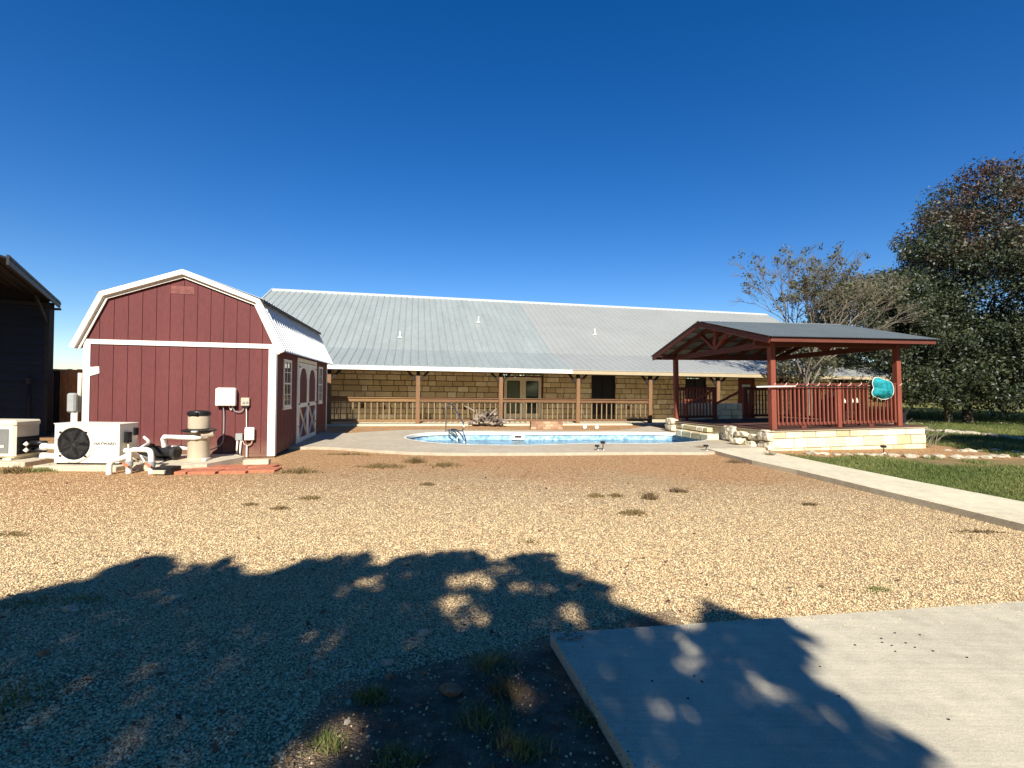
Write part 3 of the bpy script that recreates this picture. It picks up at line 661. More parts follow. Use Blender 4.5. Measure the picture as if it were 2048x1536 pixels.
# things on the front wall
def S3(t,v,z=0): x,y=SW(t,v); return (x,y,z)
def at(name,t,v,z,label,cat,group=None): return empty(name,S3(t,v,z),SR,label=label,cat=cat,group=group)
e=at('control_box',-.945,-.004,1.34,'large white pool control box high on the red shed wall','electrical box')
MB().box(-.20,.19,-.13,0,-.19,.19,.012).build('enclosure','white',e); MB().box(-.16,.20,-.145,-.131,-.18,.205,.006).build('lid','white',e)
e=at('timer_switch',-.575,-.004,1.24,'small beige timer box with two dials beside the large white box','electrical box')
MB().box(-.085,.085,-.07,0,-.09,.09,.01).build('housing','tan',e)
for dx,dz in ((-.03,-.01),(.035,.0)): MB().tube([(dx,-.07,dz),(dx,-.09,dz)],.028,14).build('dial','greybox',e)
MB().box(-.04,.06,-.06,-.01,-.14,-.092).build('conduit_hub','black',e)
e=at('disconnect_box',-.47,-.004,.53,'white disconnect box with rounded lid low on the red shed wall','electrical box')
MB().box(-.10,.095,-.09,0,-.14,.13,.015).build('enclosure','white',e); MB().box(-.085,.10,-.105,-.091,-.12,.155,.012).build('lid','white',e)
e=at('junction_box',-.685,-.004,.47,'small square grey junction box on two white conduits by the shed','electrical box')
MB().box(-.07,.07,-.07,0,-.075,.075,.006).build('cover','greybox',e)
for dx in (-.035,.035): MB().tube([(dx,-.035,-.075),(dx-.02,-.035,-.47)],.018,10).build('conduit','pvc',e,smooth=True)
def cable(name,pts,r,m,label):
    P=[Vector(p) for p in pts]
    for _ in range(2): P=[P[0]]+sum([[P[j]*.75+P[j+1]*.25,P[j]*.25+P[j+1]*.75] for j in range(len(P)-1)],[])+[P[-1]]
    o=MB().tube([Vector(p) for p in P],r,8).build(name,m,None,smooth=True); o.location=S3(0,0); o.rotation_euler=(0,0,SR); tag(o,label,'cable'); return o
cable('cable',[(-1.02,-.05,1.15),(-1.0,-.05,1.05),(-1.0,-.03,.9),(-1.0,-.03,.45),(-1.03,-.05,.3),(-1.15,-.2,.22),(-1.33,-.45,.2)],.012,'greybox','grey cable running from the large white box down to the pool filter')
cable('cable',[(-.82,-.05,1.15),(-.80,-.05,1.04),(-.70,-.05,1.0),(-.62,-.05,1.05),(-.60,-.04,1.12)],.010,'greybox','looped grey cable between the large white box and the timer box')
cable('cable',[(-.56,-.04,1.12),(-.55,-.03,1.0),(-.55,-.03,.8),(-.54,-.04,.66)],.010,'pvc','straight pale cable from the timer box down to the disconnect box')
cable('cable',[(-.42,-.05,.40),(-.43,-.05,.32),(-.5,-.05,.27),(-.58,-.05,.30),(-.62,-.05,.40)],.012,'tan','looped tan cable between the disconnect box and the junction box')
cable('conduit',[(-.53,-.04,.02),(-.53,-.04,.16),(-.53,-.04,.27)],.018,'pvc','short white conduit stub rising beside the cinder block')
cable('cable',[(-.90,-.05,1.15),(-.86,-.06,1.05),(-.84,-.05,1.08),(-.83,-.06,1.15)],.007,'pvc','thin white loop of wire under the large white box')
# conduit and meter at shed left corner
e=at('conduit_riser',-3.80,-.05,0,'white conduit riser with a grey pull box at the left corner of the red shed','conduit')
MB().tube([(0,0,0),(0,0,1.1)],.055,12).build('lower_pipe','pvc',e,smooth=True); MB().tube([(.03,.1,1.0),(.03,.1,1.82)],.04,10).build('upper_pipe','hpbeige',e,smooth=True); MB().box(-.10,.06,-.09,.03,1.0,1.40,.03).build('pull_box','greybox',e)

# heat pumps
def text(s,size,name,m,parent,loc,rot,ex=.004,spx=1.0,bold=0):
    cu=bpy.data.curves.new(name,'FONT'); cu.body=s; cu.size=size; cu.extrude=ex; cu.align_x='LEFT'; cu.space_character=spx; cu.offset=bold
    t=bpy.data.objects.new('tmp',cu); COL.objects.link(t); dg=bpy.context.evaluated_depsgraph_get(); me=bpy.data.meshes.new_from_object(t.evaluated_get(dg))
    bpy.data.objects.remove(t); o=bpy.data.objects.new(name,me); COL.objects.link(o); me.materials.clear(); me.materials.append(MT[m]); o.parent=parent; o.location=loc; o.rotation_euler=rot; return o
MT['hptext']=mat('grey_lettering',C(.16,.165,.17),.5)
hp=empty('pool_heat_pump',(-8.50,8.80,.09),.02,label='white heat pump with large round black fan grille in front of the red shed',cat='heat pump')
D=.44
HPW=1.19
MB().box(0,HPW,0,D,.03,.745,.006).build('cabinet','hpwhite',hp)
MB().box(-.01,HPW+.01,-.012,D+.01,.747,.765,.005).build('top_panel','hpwhite',hp)
MB().box(.03,HPW-.03,.02,D-.02,.0,.028).build('feet','black',hp)
cxf,czf,rf=.37,.385,.30
mm=MB(); N_=48; vs=[];fs=[]
pr=[(rf+.055,-.001),(rf+.05,-.02),(rf+.02,-.028),(rf,-.02),(rf,.0)]
for i in range(N_):
    a=2*PI*i/N_
    for q,y in pr: vs.append((cxf+q*math.cos(a),y,czf+q*math.sin(a)))
for i in range(N_):
    for j in range(4): fs.append((i*5+j,((i+1)%N_)*5+j,((i+1)%N_)*5+j+1,i*5+j+1))
mm.add(vs,fs,.5); mm.build('fan_ring','hpwhite',hp,smooth=True)
mm=MB().tube([(cxf,-.004,czf),(cxf,-.0015,czf)],rf,40); mm.build('fan_opening','black',hp)
mm=MB()
for i in range(5):
    a0=2*PI*i/5+.3
    P=[]
    for q,da in ((.08,0),(.18,-.15),(.27,-.25),(.27,.75),(.18,.75),(.08,.7)): P.append((cxf+q*math.cos(a0+da),-.008 if da<=0 else -.005,czf+q*math.sin(a0+da)))
    mm.add(P,[(0,1,2,3,4,5)],.5)
mm.tube([(cxf,-.012,czf),(cxf,-.005,czf)],.075,20); mm.build('fan_blades','blackfan',hp,recalc=False)
mm=MB()
for q in np.linspace(.04,rf-.01,11):
    P=[(cxf+q*math.cos(a),-.024,czf+q*math.sin(a)) for a in np.linspace(0,2*PI,37)]; mm.tube(P,.0022,5,False)
for i in range(8):
    a=2*PI*i/8+.4; P=[(cxf+q*math.cos(a+.9*(q/rf)),-.026,czf+q*math.sin(a+.9*(q/rf))) for q in np.linspace(.03,rf+.01,8)]; mm.tube(P,.003,5,False)
mm.build('fan_guard','black',hp,smooth=True)
for a in (.75,2.4,3.9,5.5): 
    MB().box(-.022,.022,-.036,-.0285,-.018,.018,.003,M=Matrix.Translation((cxf+(rf+.02)*math.cos(a),0,czf+(rf+.02)*math.sin(a)))).build('guard_clip','black',hp)
text('HAYWARD',.075,'lettering','hptext',hp,(.735,-.005,.37),(PI/2,0,0),.004,1.08,.002)
d_=MB().box(HPW+.001,HPW+.07,.10,.22,.40,.60,.008).build('disconnect_switch','black',hp)
MB().box(HPW+.001,HPW+.04,.33,.42,.52,.66,.004).build('control_cover','black',hp)
cb=[Vector(p) for p in [(HPW+.04,.16,.40),(HPW+.05,.16,.25),(HPW+.09,.18,.12),(HPW+.17,.22,.05)]]
MB().tube(cb,.014,8).build('power_cable','hpbeige',hp,smooth=True)
for z in (.3,.12): MB().tube([(-.36,.2,z),(0,.2,z)],.055,14).build('water_pipe','pvc',hp,smooth=True); MB().tube([(-.40,.2,z),(-.30,.2,z)],.068,14).build('union','pvc',hp,smooth=40)
o=MB().box(-8.72,-7.2,8.62,9.45,-.05,.088,.012).build('equipment_pad','concrete'); tag(o,'long low concrete pad under the white heat pump','concrete pad')
h2=empty('pool_heater',(-10.60,9.15,.10),.0,label='beige pool heater with grey front panel cut off by the left edge',cat='pool heater')
MB().box(0,1.0,0,.50,.04,.735,.035).build('cabinet','hpbeige',h2)
MB().box(-.01,1.01,-.01,.51,.65,.765,.03).build('lid','hpbeige',h2)
MB().box(.05,.88,-.012,-.001,.13,.60,.004).build('front_panel','greypanel',h2)
MB().box(.40,.80,-.016,-.0125,.24,.29).build('label_plate','hpbeige',h2)
MB().box(1.001,1.012,.03,.47,.10,.44,.002).build('side_grille','black',h2)
mm=MB()
for i in range(8): mm.box(1.0125,1.018,.05,.45,.13+i*.035,.143+i*.035)
mm.build('louvre_fins','blackfan',h2)
for z in (.16,.30): MB().tube([(1.0,.3,z),(1.30,.3,z)],.05,12).build('water_pipe','black',h2,smooth=True)
for z in (.18,.30): MB().lathe([(.001,-.05),(.05,0),(.001,.05)],12,(1.1,.12,z)).build('union_cap','pvc',h2,smooth=True)
for x in (.12,.8): MB().box(x,x+.16,-.03,.48,.0,.04).build('skid','hpbeige',h2)
o=MB().box(-10.9,-9.2,8.95,10.0,-.05,.098,.01).build('equipment_pad','concrete'); tag(o,'pale concrete pad under the beige pool heater','concrete pad')
# filter, pad, pump
o=MB().prism([(-7.05,8.75),(-6.25,8.72),(-5.75,8.95),(-5.58,9.9),(-6.0,10.3),(-7.5,10.0),(-7.3,9.3)],-.05,.11,'z').build('filter_pad','concrete'); tag(o,'irregular concrete pad under the tan filter tank','concrete pad')
fe=empty('pool_filter',(-6.22,9.42,.11),0,label='tall tan cylindrical pool filter with black clamp band and lid',cat='pool filter')
MB().lathe([(.215,0),(.215,.03),(.19,.05),(.19,.50),(.2,.52),(.2,.56)],32).build('lower_tank','tan',fe,smooth=50)
MB().lathe([(.2,.0),(.30,.01),(.31,.035),(.23,.06),(.2,.07)],32,(0,0,.56)).build('clamp_band','black',fe,smooth=50)
MB().lathe([(.19,.63),(.19,.86),(.185,.90)],32).build('upper_tank','tan',fe,smooth=50)
MB().lathe([(.195,.88),(.20,.93),(.18,.97),(.06,.985)],32).build('lid','black',fe,smooth=50)
MB().box(-.10,.10,-.235,-.17,.90,.955,.01).build('lid_handle','black',fe); MB().box(.06,.16,-.33,-.27,.575,.60,.005).build('clamp_label','pvc',fe)
MB().tube([(-.62,-.10,.46),(-.1,-.20,.46),(.06,-.21,.46),(.2,-.1,.48),(.24,.05,.5)],.045,14).build('inlet_pipe','pvc',fe,smooth=True)
MB().tube([(.12,-.15,.5),(.26,.0,.52)],.075,14).build('port','tan',fe,smooth=40)
MB().tube([(.16,-.12,.02),(.26,-.2,.03)],.035,12).build('drain_plug','pvc',fe,smooth=True)
MB().tube([(-.66,-.02,.02),(-.63,-.08,.30),(-.64,-.1,.42),(-.60,-.12,.46),(-.52,-.11,.46)],.045,12).build('riser_pipe','pvc',fe,smooth=True)
MB().tube([(-.70,.1,.22),(-.18,.1,.22)],.05,12).build('pump_pipe','pvc',fe,smooth=True)
pu=empty('pool_pump',(-6.95,9.35,.10),0,label='black pool pump between the white heat pump and the filter tank',cat='pump')
MB().tube([(-.02,0,.16),(.28,0,.16)],.11,20).build('motor','black',pu,smooth=40); MB().tube([(-.18,0,.2),(-.02,0,.2)],.09,16).build('volute','black',pu,smooth=40)
MB().lathe([(.10,0),(.10,.26),(.12,.27),(.12,.31),(.04,.34)],20,(-.22,-.02,0)).build('strainer','black',pu,smooth=40)
MB().box(-.15,.25,-.12,.12,-.01,.05,.01).build('pump_base','black',pu); MB().tube([(.28,0,.16),(.36,0,.16)],.125,20).build('motor_cap','blackfan',pu,smooth=40)
me_=empty('pipe_manifold',(-6.95,8.45,0),0,label='white plumbing manifold with two valves and three legs in front of the heat pump',cat='pipes')
def sm(P,it=2):
    P=[Vector(p) for p in P]
    for _ in range(it): P=[P[0]]+sum([[P[j]*.75+P[j+1]*.25,P[j]*.25+P[j+1]*.75] for j in range(len(P)-1)],[])+[P[-1]]
    return P
def pipe(pts,r=.045,name='pipe',par=None,m='pvc',it=2): return MB().tube(sm(pts,it),r,14).build(name,m,par or me_,smooth=True)
pipe([(.13,0,.0),(.13,0,.36),(.18,0,.43),(.35,0,.43),(.48,0,.43),(.53,0,.36),(.53,0,0)])
pipe([(-.12,-.12,0),(-.12,-.12,.18),(-.08,-.10,.25),(.02,-.03,.27),(.13,0,.34)])
pipe([(.30,0,.43),(.30,.10,.48),(.12,.5,.5),(-.35,.95,.55)],.028)
pipe([(.06,0,.42),(.05,.45,.20),(.05,.6,.16)],.04)
for x in (.13,.53):
    MB().lathe([(.05,0),(.062,.01),(.062,.10),(.05,.11)],16,(x,0,.12)).build('valve_body','greybox',me_,smooth=40)
    MB().bar((x-.05,-.075,.20),(x+.05,-.075,.14),.02,.035).build('valve_handle','grime',me_)
MB().tube([(.35,-.02,.33),(.45,-.05,.22)],.012,8).build('pressure_fitting','pvc',me_)
o=MB().box(-6.32,-6.0,8.36,8.62,.0,.13,.01).build('concrete_scrap','black'); tag(o,'black valve box lying beside the plumbing manifold','box')
o=MB().box(-6.30,-6.08,8.30,8.355,.02,.09,.008).build('stone_brick','rock'); tag(o,'pale brick leaning by the black valve box','brick')
o=MB().tube([(-7.3,9.95,.07),(-6.2,9.85,.07)],.03,10).build('green_pipe',mat('green_hose',C(.03,.10,.08),.5),None,smooth=True); tag(o,'dark green hose lying behind the pump','hose')
# pavers, cinder block
k_=0
for (x,y,rz,l) in ((-6.05,8.62,.05,'leftmost of the red pavers by the filter pad'),(-5.56,8.66,.08,'second red paver from the left, in front of the shed'),(-5.06,8.75,.06,'third red paver from the left, in front of the cinder block'),(-4.62,8.9,.1,'rightmost red paver near the shed corner'),(-5.75,9.05,.12,'red paver partly under the conduits behind the front row'),(-5.28,9.1,.05,'red paver under the left of the cinder block'),(-4.85,9.25,.0,'red paver behind the rightmost one at the shed corner')):
    o=MB().box(-.235,.235,-.19,.19,-.02,.045,.008).build('red_paver','paver'); o.location=(x,y,0); o.rotation_euler=(0,0,rz); tag(o,l,'paver','red pavers at the foot of the shed')
o=MB().box(-.23,.23,-.09,.09,0,.10,.01).build('cinder_block','concrete'); o.location=(-5.02,9.35,.045); o.rotation_euler=(0,0,.25); tag(o,'long grey cinder block lying on the red pavers','block')

# ------------------------------------------------------------ metal canopy building on the left, fence
ce=empty('metal_garage',(-14.15,14.4,0),0,label='dark navy metal garage with deep roof overhang at the left edge',cat='garage')
ed=Vector((.607,-.795,0)); pd=Vector((-.795,-.607,0)); H0=4.1
def cp(a,b_,z): p=ed*a+pd*b_; return (p.x,p.y,z)
mm=MB(); sl_=.27
for i in range(12):
    b0=i*1.0;b1=b0+1.0
z_=lambda b_:H0+b_*sl_
mm.add([cp(-.12,-.25,z_(-.25)),cp(6.55,-.25,z_(-.25)),cp(6.55,6,z_(6)),cp(-.12,6,z_(6)),cp(-.12,-.25,z_(-.25)+.04),cp(6.55,-.25,z_(-.25)+.04),cp(6.55,6,z_(6)+.04),cp(-.12,6,z_(6)+.04)],[(0,3,2,1),(4,5,6,7),(0,1,5,4),(1,2,6,5),(2,3,7,6),(3,0,4,7)],.5)
b_=.1
while b_<6:
    mm.bar(cp(-.1,b_,z_(b_)-.015),cp(6.5,b_,z_(b_)-.015),.05,.035); b_+=.26
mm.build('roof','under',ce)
MB().bar(cp(-.05,-.22,z_(-.22)-.02),cp(6.6,-.22,z_(-.22)-.02),.04,.20).build('eave_trim','steel',ce)
mm=MB()
for i in range(15):
    z0=i*.275; zt=z0+.2745
    mm.add([cp(0,.02,z0),cp(0,.02,zt),cp(0,6,zt),cp(0,6,z0),cp(.06,.02,z0),cp(.012,.02,zt),cp(.012,6,zt),cp(.06,6,z0)],[(0,3,2,1),(4,5,6,7),(0,1,5,4),(3,7,6,2),(1,2,6,5),(0,4,7,3)],.5)
mm.build('wall','navy',ce)
mm=MB().bar(cp(0,0,0),cp(0,0,H0-.05),.16,.16).build('corner_post','steel',ce)
MB().bar(cp(-.1,.03,3.35),cp(1.5,.1,H0-.03),.05,.05).build('brace','steel',ce) 
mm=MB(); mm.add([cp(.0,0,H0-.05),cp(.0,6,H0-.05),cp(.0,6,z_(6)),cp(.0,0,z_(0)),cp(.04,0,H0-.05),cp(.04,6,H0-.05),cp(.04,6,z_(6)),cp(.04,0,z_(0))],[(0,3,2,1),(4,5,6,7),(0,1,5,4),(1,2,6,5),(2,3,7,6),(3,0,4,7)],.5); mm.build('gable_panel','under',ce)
MB().bar(cp(.05,.0,3.98),cp(.05,6,3.98),.06,.09).build('header','steel',ce)
lt=MB().box(-.05,.22,-.06,.06,-.03,.03,.01).build('flood_light','steel',ce); lt.location=(.15,-.05,3.85)
MB().box(-.09,.05,-.08,.0,1.55,1.75,.01).build('outlet_box','steel',ce).location=cp(.1,.35,0)
MB().tube([cp(.08,.38,0),cp(.08,.38,1.6)],.03,8).build('conduit','steel',ce,smooth=True)
fe=empty('board_fence',(-14,15.5,0),.15,label='tall brown privacy fence of vertical boards between the navy garage and the shed',cat='fence')
mm=MB();rr=random.Random(4);x=-5.0
while x<3.2:
    wv=.14; mm.box(x,x+wv-.006,-.01,.01,.03,2.06+rr.uniform(-.012,.012),0,rr.random()); x+=wv
mm.build('boards','fence',fe)
for z in (.35,1.1,1.85): MB().box(-5,3.2,-.055,-.012,z-.045,z+.045).build('rail','fence',fe)
for x in (-3.0,-.75,1.8): MB().box(x-.06,x+.06,-.15,-.057,0,2.0).build('fence_post','darkwood',fe)

# ------------------------------------------------------------ pavilion
pv=empty('pavilion',(PX,PY,0),PR,label='open red timber pavilion with grey corrugated gable roof on a limestone base',cat='pavilion')
pv.rotation_euler=(-.019*1,-.0181,PR)
PZ=.588; PW_,PD=4.2826,4.8911; ZE,ZR=3.057,3.931; A=.59;Bv=.655;PL=5.435
def post(t,v,z1=2.98): return MB().box(t-.075,t+.075,v-.075,v+.075,PZ-.02,z1,.006).build('post','redwood',pv)
for t,v in ((0,0),(PW_,0),(0,PD),(PW_,PD)): 
    p=post(t,v)
# stone base
sb=MB(); blocks(None,sb,-.14,5.05,-.22,[.26,.275,.19],(.34,.72),v=-.18,dep=.2,jo=.014,ch=.016,seed=21,rngv=.015)
blocks(None,sb,-.10,5.3,-.22,[.26,.275,.19],(.32,.66),v=-.16,dep=.2,jo=.014,ch=.016,out=-1,axis='v',seed=8,rngv=.02)
blocks(None,sb,-.10,5.3,-.22,[.26,.275,.19],(.32,.66),v=5.06,dep=.2,jo=.014,ch=.016,out=1,axis='v',seed=9,rngv=.02)
base=sb.build('stone_base','limeP',pv)
MB().box(-.13,5.03,-.155,5.25,-.25,.50).build('mortar_core','mortarP',base)
MB().box(-.20,5.10,-.21,5.3,.505,.535,.006).build('cap_slab','mortarP',pv)
fl=MB()
for i in range(34): fl.box(-.18,5.08,-.18+i*.16,-.18+i*.16+.15,.537,.575,.003)
fl.build('deck_floor','decking',pv)
# rough corner stones on the pool side
rs=MB()
cs=empty('step_stones',PW(-.55,.0)+(0,),PR,label='rough limestone step blocks stacked at the near pool side corner of the pavilion',cat='stone steps')
rr=random.Random(12)
def roughblock(name,m,sx,sy,sz,seed,parent,cuts=7,amp=.035):
    import bmesh
    bm=bmesh.new(); bmesh.ops.create_cube(bm,size=1); bmesh.ops.subdivide_edges(bm,edges=bm.edges[:],cuts=cuts,use_grid_fill=True)
    for v in bm.verts:
        c=v.co.copy(); q=Vector((c.x*sx,c.y*sy,c.z*sz)); q-=Vector((c.x,c.y,c.z)).normalized()*.03*max(0,c.length-.5)*4
        p=q*7+Vector((seed*3.7,seed,0)); q+=Vector((noise.noise(p),noise.noise(p+Vector((9,0,0))),noise.noise(p+Vector((0,9,0)))))*amp; v.co=q
    me=bpy.data.meshes.new(name); bm.to_mesh(me); bm.free(); me.attributes.new('rnd','FLOAT','FACE')
    o=bpy.data.objects.new(name,me); COL.objects.link(o); me.materials.append(MT[m]); o.parent=parent; return o
for k_,(t,v,z,a,b2,c2) in enumerate(((.02,.02,-.02,.34,.44,.27),(.0,.04,.26,.34,.40,.24),(.05,.03,.50,.30,.42,.05),(-.10,.50,-.02,.36,.40,.22),(-.0,.48,.22,.28,.38,.16),(-.12,.98,.0,.30,.46,.24),(-.02,1.0,.26,.26,.5,.16),(-.42,.75,.10,.28,.34,.14),(.0,1.55,.12,.3,.5,.42),(.0,4.95,.10,.34,.5,.24),(.0,4.95,.34,.34,.48,.22))):
    o=roughblock('step_block','rough_lime',a,b2,c2,k_*1.3,cs); o.location=(t+.36,v-.02,z+c2*.5)
st=empty('stone_bench',PW(-.30,2.3)+(0,),PR,label='low limestone step in front of the pool side wall of the pavilion',cat='step')
sb=MB(); blocks(None,sb,-.3,1.6,0,[.24],(.4,.6),v=-.35,dep=.4,jo=.02,ch=.02,axis='v',seed=3); sb.build('lower_course','limeP',st)
sb=MB(); blocks(None,sb,.1,1.7,.25,[.17],(.3,.5),v=-.1,dep=.2,jo=.02,ch=.02,axis='v',seed=4); sb.build('upper_course','limeP',st)
# railings
def railing(t0,t1,v,axis='t',seed=0,zr=1.833,wide=None,mid=()):
    f=(lambda a,b_,c_,d_,e,f_,ch=0,m=None:m.box(a,b_,c_,d_,e,f_,ch)) if axis=='t' else (lambda a,b_,c_,d_,e,f_,ch=0,m=None:m.box(c_,d_,a,b_,e,f_,ch))
    mm=MB(); f(t0,t1,v-.05,v+.05,zr-.045,zr,.004,mm); f(t0,t1,v-.02,v+.02,zr-.13,zr-.047,.003,mm); f(t0,t1,v-.025,v+.025,PZ+.07,PZ+.155,.004,mm)
    for q in mid: f(q-.08,q+.08,v-.022,v+.022,PZ-.01,PZ+.069,0,mm)
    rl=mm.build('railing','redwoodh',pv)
    n_=int((t1-t0)/.134); 
    for i in range(n_):
        x=t0+(i+.5)*(t1-t0)/n_
        mm=MB(); f(x-.022,x+.022,v-.058 if axis=='t' else v-.02,v-.0205 if axis=='t' else v+.02,PZ+.10,zr-.05,0,mm); mm.build('baluster','redwood',rl)
MB().box(2.12,2.24,-.06,.06,PZ-.01,1.83,.005).build('rail_post','redwood',pv)
railing(.077,2.118,0,mid=(1.0,)); railing(2.242,PW_-.077,0,mid=(3.3,))
railing(.077,1.60,PD); railing(2.95,PW_-.077,PD); railing(.077,PD-.077,PW_,'v')
# stairs handrails at back
for t in (1.62,2.93):
    MB().box(t-.06,t+.06,PD-.06,PD+.06,PZ-.01,1.83,.004).build('rail_post','redwood',pv)
    MB().bar((t,PD+.05,1.72),(t-.5,PD+1.1,1.15),.05,.09).build('stair_rail','redwood',pv)
    MB().box(t-.56,t-.46,PD+1.06,PD+1.16,.1,1.15).build('stair_post','redwood',pv)
# beams and trusses
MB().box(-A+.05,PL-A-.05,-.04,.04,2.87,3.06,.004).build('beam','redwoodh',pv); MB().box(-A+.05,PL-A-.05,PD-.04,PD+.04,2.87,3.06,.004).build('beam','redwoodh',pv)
zr_=lambda v: ZE+(ZR-ZE)*(v+Bv)/(PD/2+Bv) if v<PD/2 else ZE+(ZR-ZE)*(PD+Bv-v)/(PD/2+Bv)
def truss(t):
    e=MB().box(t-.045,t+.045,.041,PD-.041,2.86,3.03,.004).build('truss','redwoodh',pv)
    MB().box(t-.05,t+.05,PD/2-.07,PD/2+.07,3.03,ZR-.16).build('king_post','redwood',e)
    for sg in (-1,1):
        MB().bar((t,PD/2+sg*.07,3.06),(t,PD/2+sg*.75,zr_(PD/2-.75)-.14),.08,.12,up=(1,0,0)).build('strut','redwood',e)
        v0=PD/2;v1=(-Bv+.05) if sg<0 else PD+Bv-.05
        MB().bar((t,v0,ZR-.10),(t,v1,zr_(v1)-.10),.05,.13).build('rafter','redwoodh',e)
truss(0);truss(PW_)
mm=MB()
for t in np.linspace(.7,PW_-.7,5):
    for sg in (-1,1):
        v1=(-Bv+.05) if sg<0 else PD+Bv-.05
        mm.bar((t,PD/2,ZR-.10),(t,v1,zr_(v1)-.10),.045,.12)
mm.build('rafters','redwoodh',pv)
mm=MB()
for j in range(9):
    v=-Bv+.1+j*(PD+2*Bv-.2)/8
    mm.box(-A+.04,PL-A-.04,v-.045,v+.045,zr_(v)-.045,zr_(v)-.02)
mm.build('purlins','redwoodh',pv)
for t in (-A,PL-A):
    for sg in (-1,1):
        v1=-Bv if sg<0 else PD+Bv
        MB().bar((t,PD/2,ZR-.095),(t,v1,zr_(v1)-.095),.04,.15).build('rake_board','redwoodh',pv)
for v in (-Bv-.015,PD+Bv+.015): MB().box(-A,PL-A,v-.018,v+.018,ZE-.135,ZE-.02,.003).build('fascia','redwoodh',pv)
corr('roof','pavroof',pv,(-Bv-.10,ZE-.017),(PD/2,ZR+.012),-A-.05,PL-A+.05,.068,.013,axis='x',sub=6,lift=.015)
corr('roof','pavroof',pv,(PD+Bv+.10,ZE-.017),(PD/2,ZR+.012),-A-.05,PL-A+.05,.068,.013,axis='x',sub=6,lift=.015)
MB().prism([(PD/2-.15,ZR-.02),(PD/2,ZR+.04),(PD/2+.15,ZR-.02),(PD/2+.15,ZR-.03),(PD/2,ZR+.028),(PD/2-.15,ZR-.03)],-A-.06,PL-A+.06,'x').build('ridge_cap','ridge',pv)
# string lights
P=[];
for i in range(260):
    t=.0+i/259*4.35; a=t*2*PI/.36; P.append(Vector((t,-.02-.075*math.cos(a),1.80+.055*math.sin(a))))
def pavobj(o,label,cat,group=None):
    o.location=pv.location; o.rotation_euler=pv.rotation_euler; return tag(o,label,cat,group)
pavobj(MB().tube(P,.008,6).build('string_lights','wire',None,smooth=True),'pale string light cord wound along the top of the front pavilion rail','string lights')
# net and pole
ne=empty('pool_net',(0,0,0),0,label='teal pool skimmer net on a long pole hung along the front rail',cat='pool net'); ne.location=pv.location; ne.rotation_euler=pv.rotation_euler
MB().tube([(-.62,-.16,1.745),(.62,-.15,1.755)],.022,10).build('white_pole_section','pvc',ne,smooth=True)
MB().tube([(.62,-.15,1.755),(3.25,-.14,1.73)],.016,10).build('dark_pole_section','black',ne,smooth=True)
ol=[(3.33,2.02),(3.46,2.04),(3.60,1.97),(3.80,1.94),(3.93,1.88),(3.99,1.76),(4.0,1.62),(3.95,1.50),(3.84,1.42),(3.68,1.39),(3.50,1.40),(3.42,1.45),(3.30,1.47),(3.22,1.53),(3.22,1.63),(3.30,1.72),(3.24,1.82),(3.26,1.95)]
ol=smoothpoly([(x-.05,z-.03) for x,z in ol],2)
MB().tube([(x,-.17,z) for x,z in ol]+[(ol[0][0],-.17,ol[0][1])],.009,8).build('frame','pvc',ne,smooth=True)
mm=MB(); n=len(ol); cxn=sum(p[0] for p in ol)/n; czn=sum(p[1] for p in ol)/n; vs=[];fs=[];rings=7
for side,amp in ((-1,.17),(1,.02)):
    b0=len(vs)
    for k_ in range(rings):
        f_=1-k_/rings
        for (x,z) in ol:
            q=(cxn+(x-cxn)*f_,czn+(z-czn)*f_); bul=amp*(1-f_**2)+.07*noise.noise(Vector((q[0]*7,q[1]*5,side)))*(1 if f_<1 else 0)
            vs.append((q[0],-.17+side*bul,q[1]))
    vs.append((cxn,-.17+side*amp,czn)); ce_=len(vs)-1
    for k_ in range(rings-1):
        for i in range(n): fs.append((b0+k_*n+i,b0+k_*n+(i+1)%n,b0+(k_+1)*n+(i+1)%n,b0+(k_+1)*n+i))
    for i in range(n): fs.append((b0+(rings-1)*n+i,b0+(rings-1)*n+(i+1)%n,ce_))
mm.add(vs,fs,.5); mm.build('net_bag','teal',ne,smooth=True,recalc=False)
# furniture under the roof
def chair(name,label,loc,rz,m='redwood',group=None):
    e=empty(name,loc,rz,label=label,cat='chair',group=group)
    MB().box(-.27,.27,-.25,.27,.38,.42,.01).build('seat',m,e)
    b=MB()
    for i in range(5): b.bar((-.21+i*.105,.26,.42),(-.21+i*.105,.42,1.08),.07,.02)
    b.bar((-.28,.43,1.08),(.28,.43,1.08),.04,.08).build('backrest',m,e)
    for sx in (-1,1):
        MB().box(sx*.29-.04,sx*.29+.04,-.28,.36,.60,.63).build('armrest',m,e)
        MB().box(sx*.27-.025,sx*.27+.025,-.26,-.21,.04,.60).build('leg',m,e); MB().box(sx*.27-.025,sx*.27+.025,.24,.29,.04,.60).build('leg',m,e)
        MB().tube(sm([(sx*.27,-.45,.08),(sx*.27,-.2,.02),(sx*.27,.2,.02),(sx*.27,.5,.09)]),.02,8).build('rocker',m,e)
    return e
hw=HW(13.4,1.6); chair('rocking_chair','red wooden rocking chair on the porch below the dark window',(hw[0],hw[1],.06),.3+PI)
hw=HW(14.9,1.8); chair('rocking_chair','dark wooden rocking chair on the porch right of the red one',(hw[0],hw[1],.06),PI,'maroon')
ge=empty('barbecue_grill',PW(2.75,.75)+(.60,),PR,label='black covered barbecue grill with white bottles behind the pavilion rail',cat='grill')
MB().box(-.28,.28,-.22,.22,.45,.80,.03).build('firebox','black',ge); MB().lathe([(.27,.80),(.25,.92),(.14,1.02),(.02,1.05)],20).build('hood','black',ge,smooth=40)
for sx in (-.24,.24): MB().box(sx-.02,sx+.02,-.18,.18,0,.45).build('leg','black',ge)
MB().box(.28,.62,-.18,.18,.70,.73,.005).build('side_shelf','black',ge)
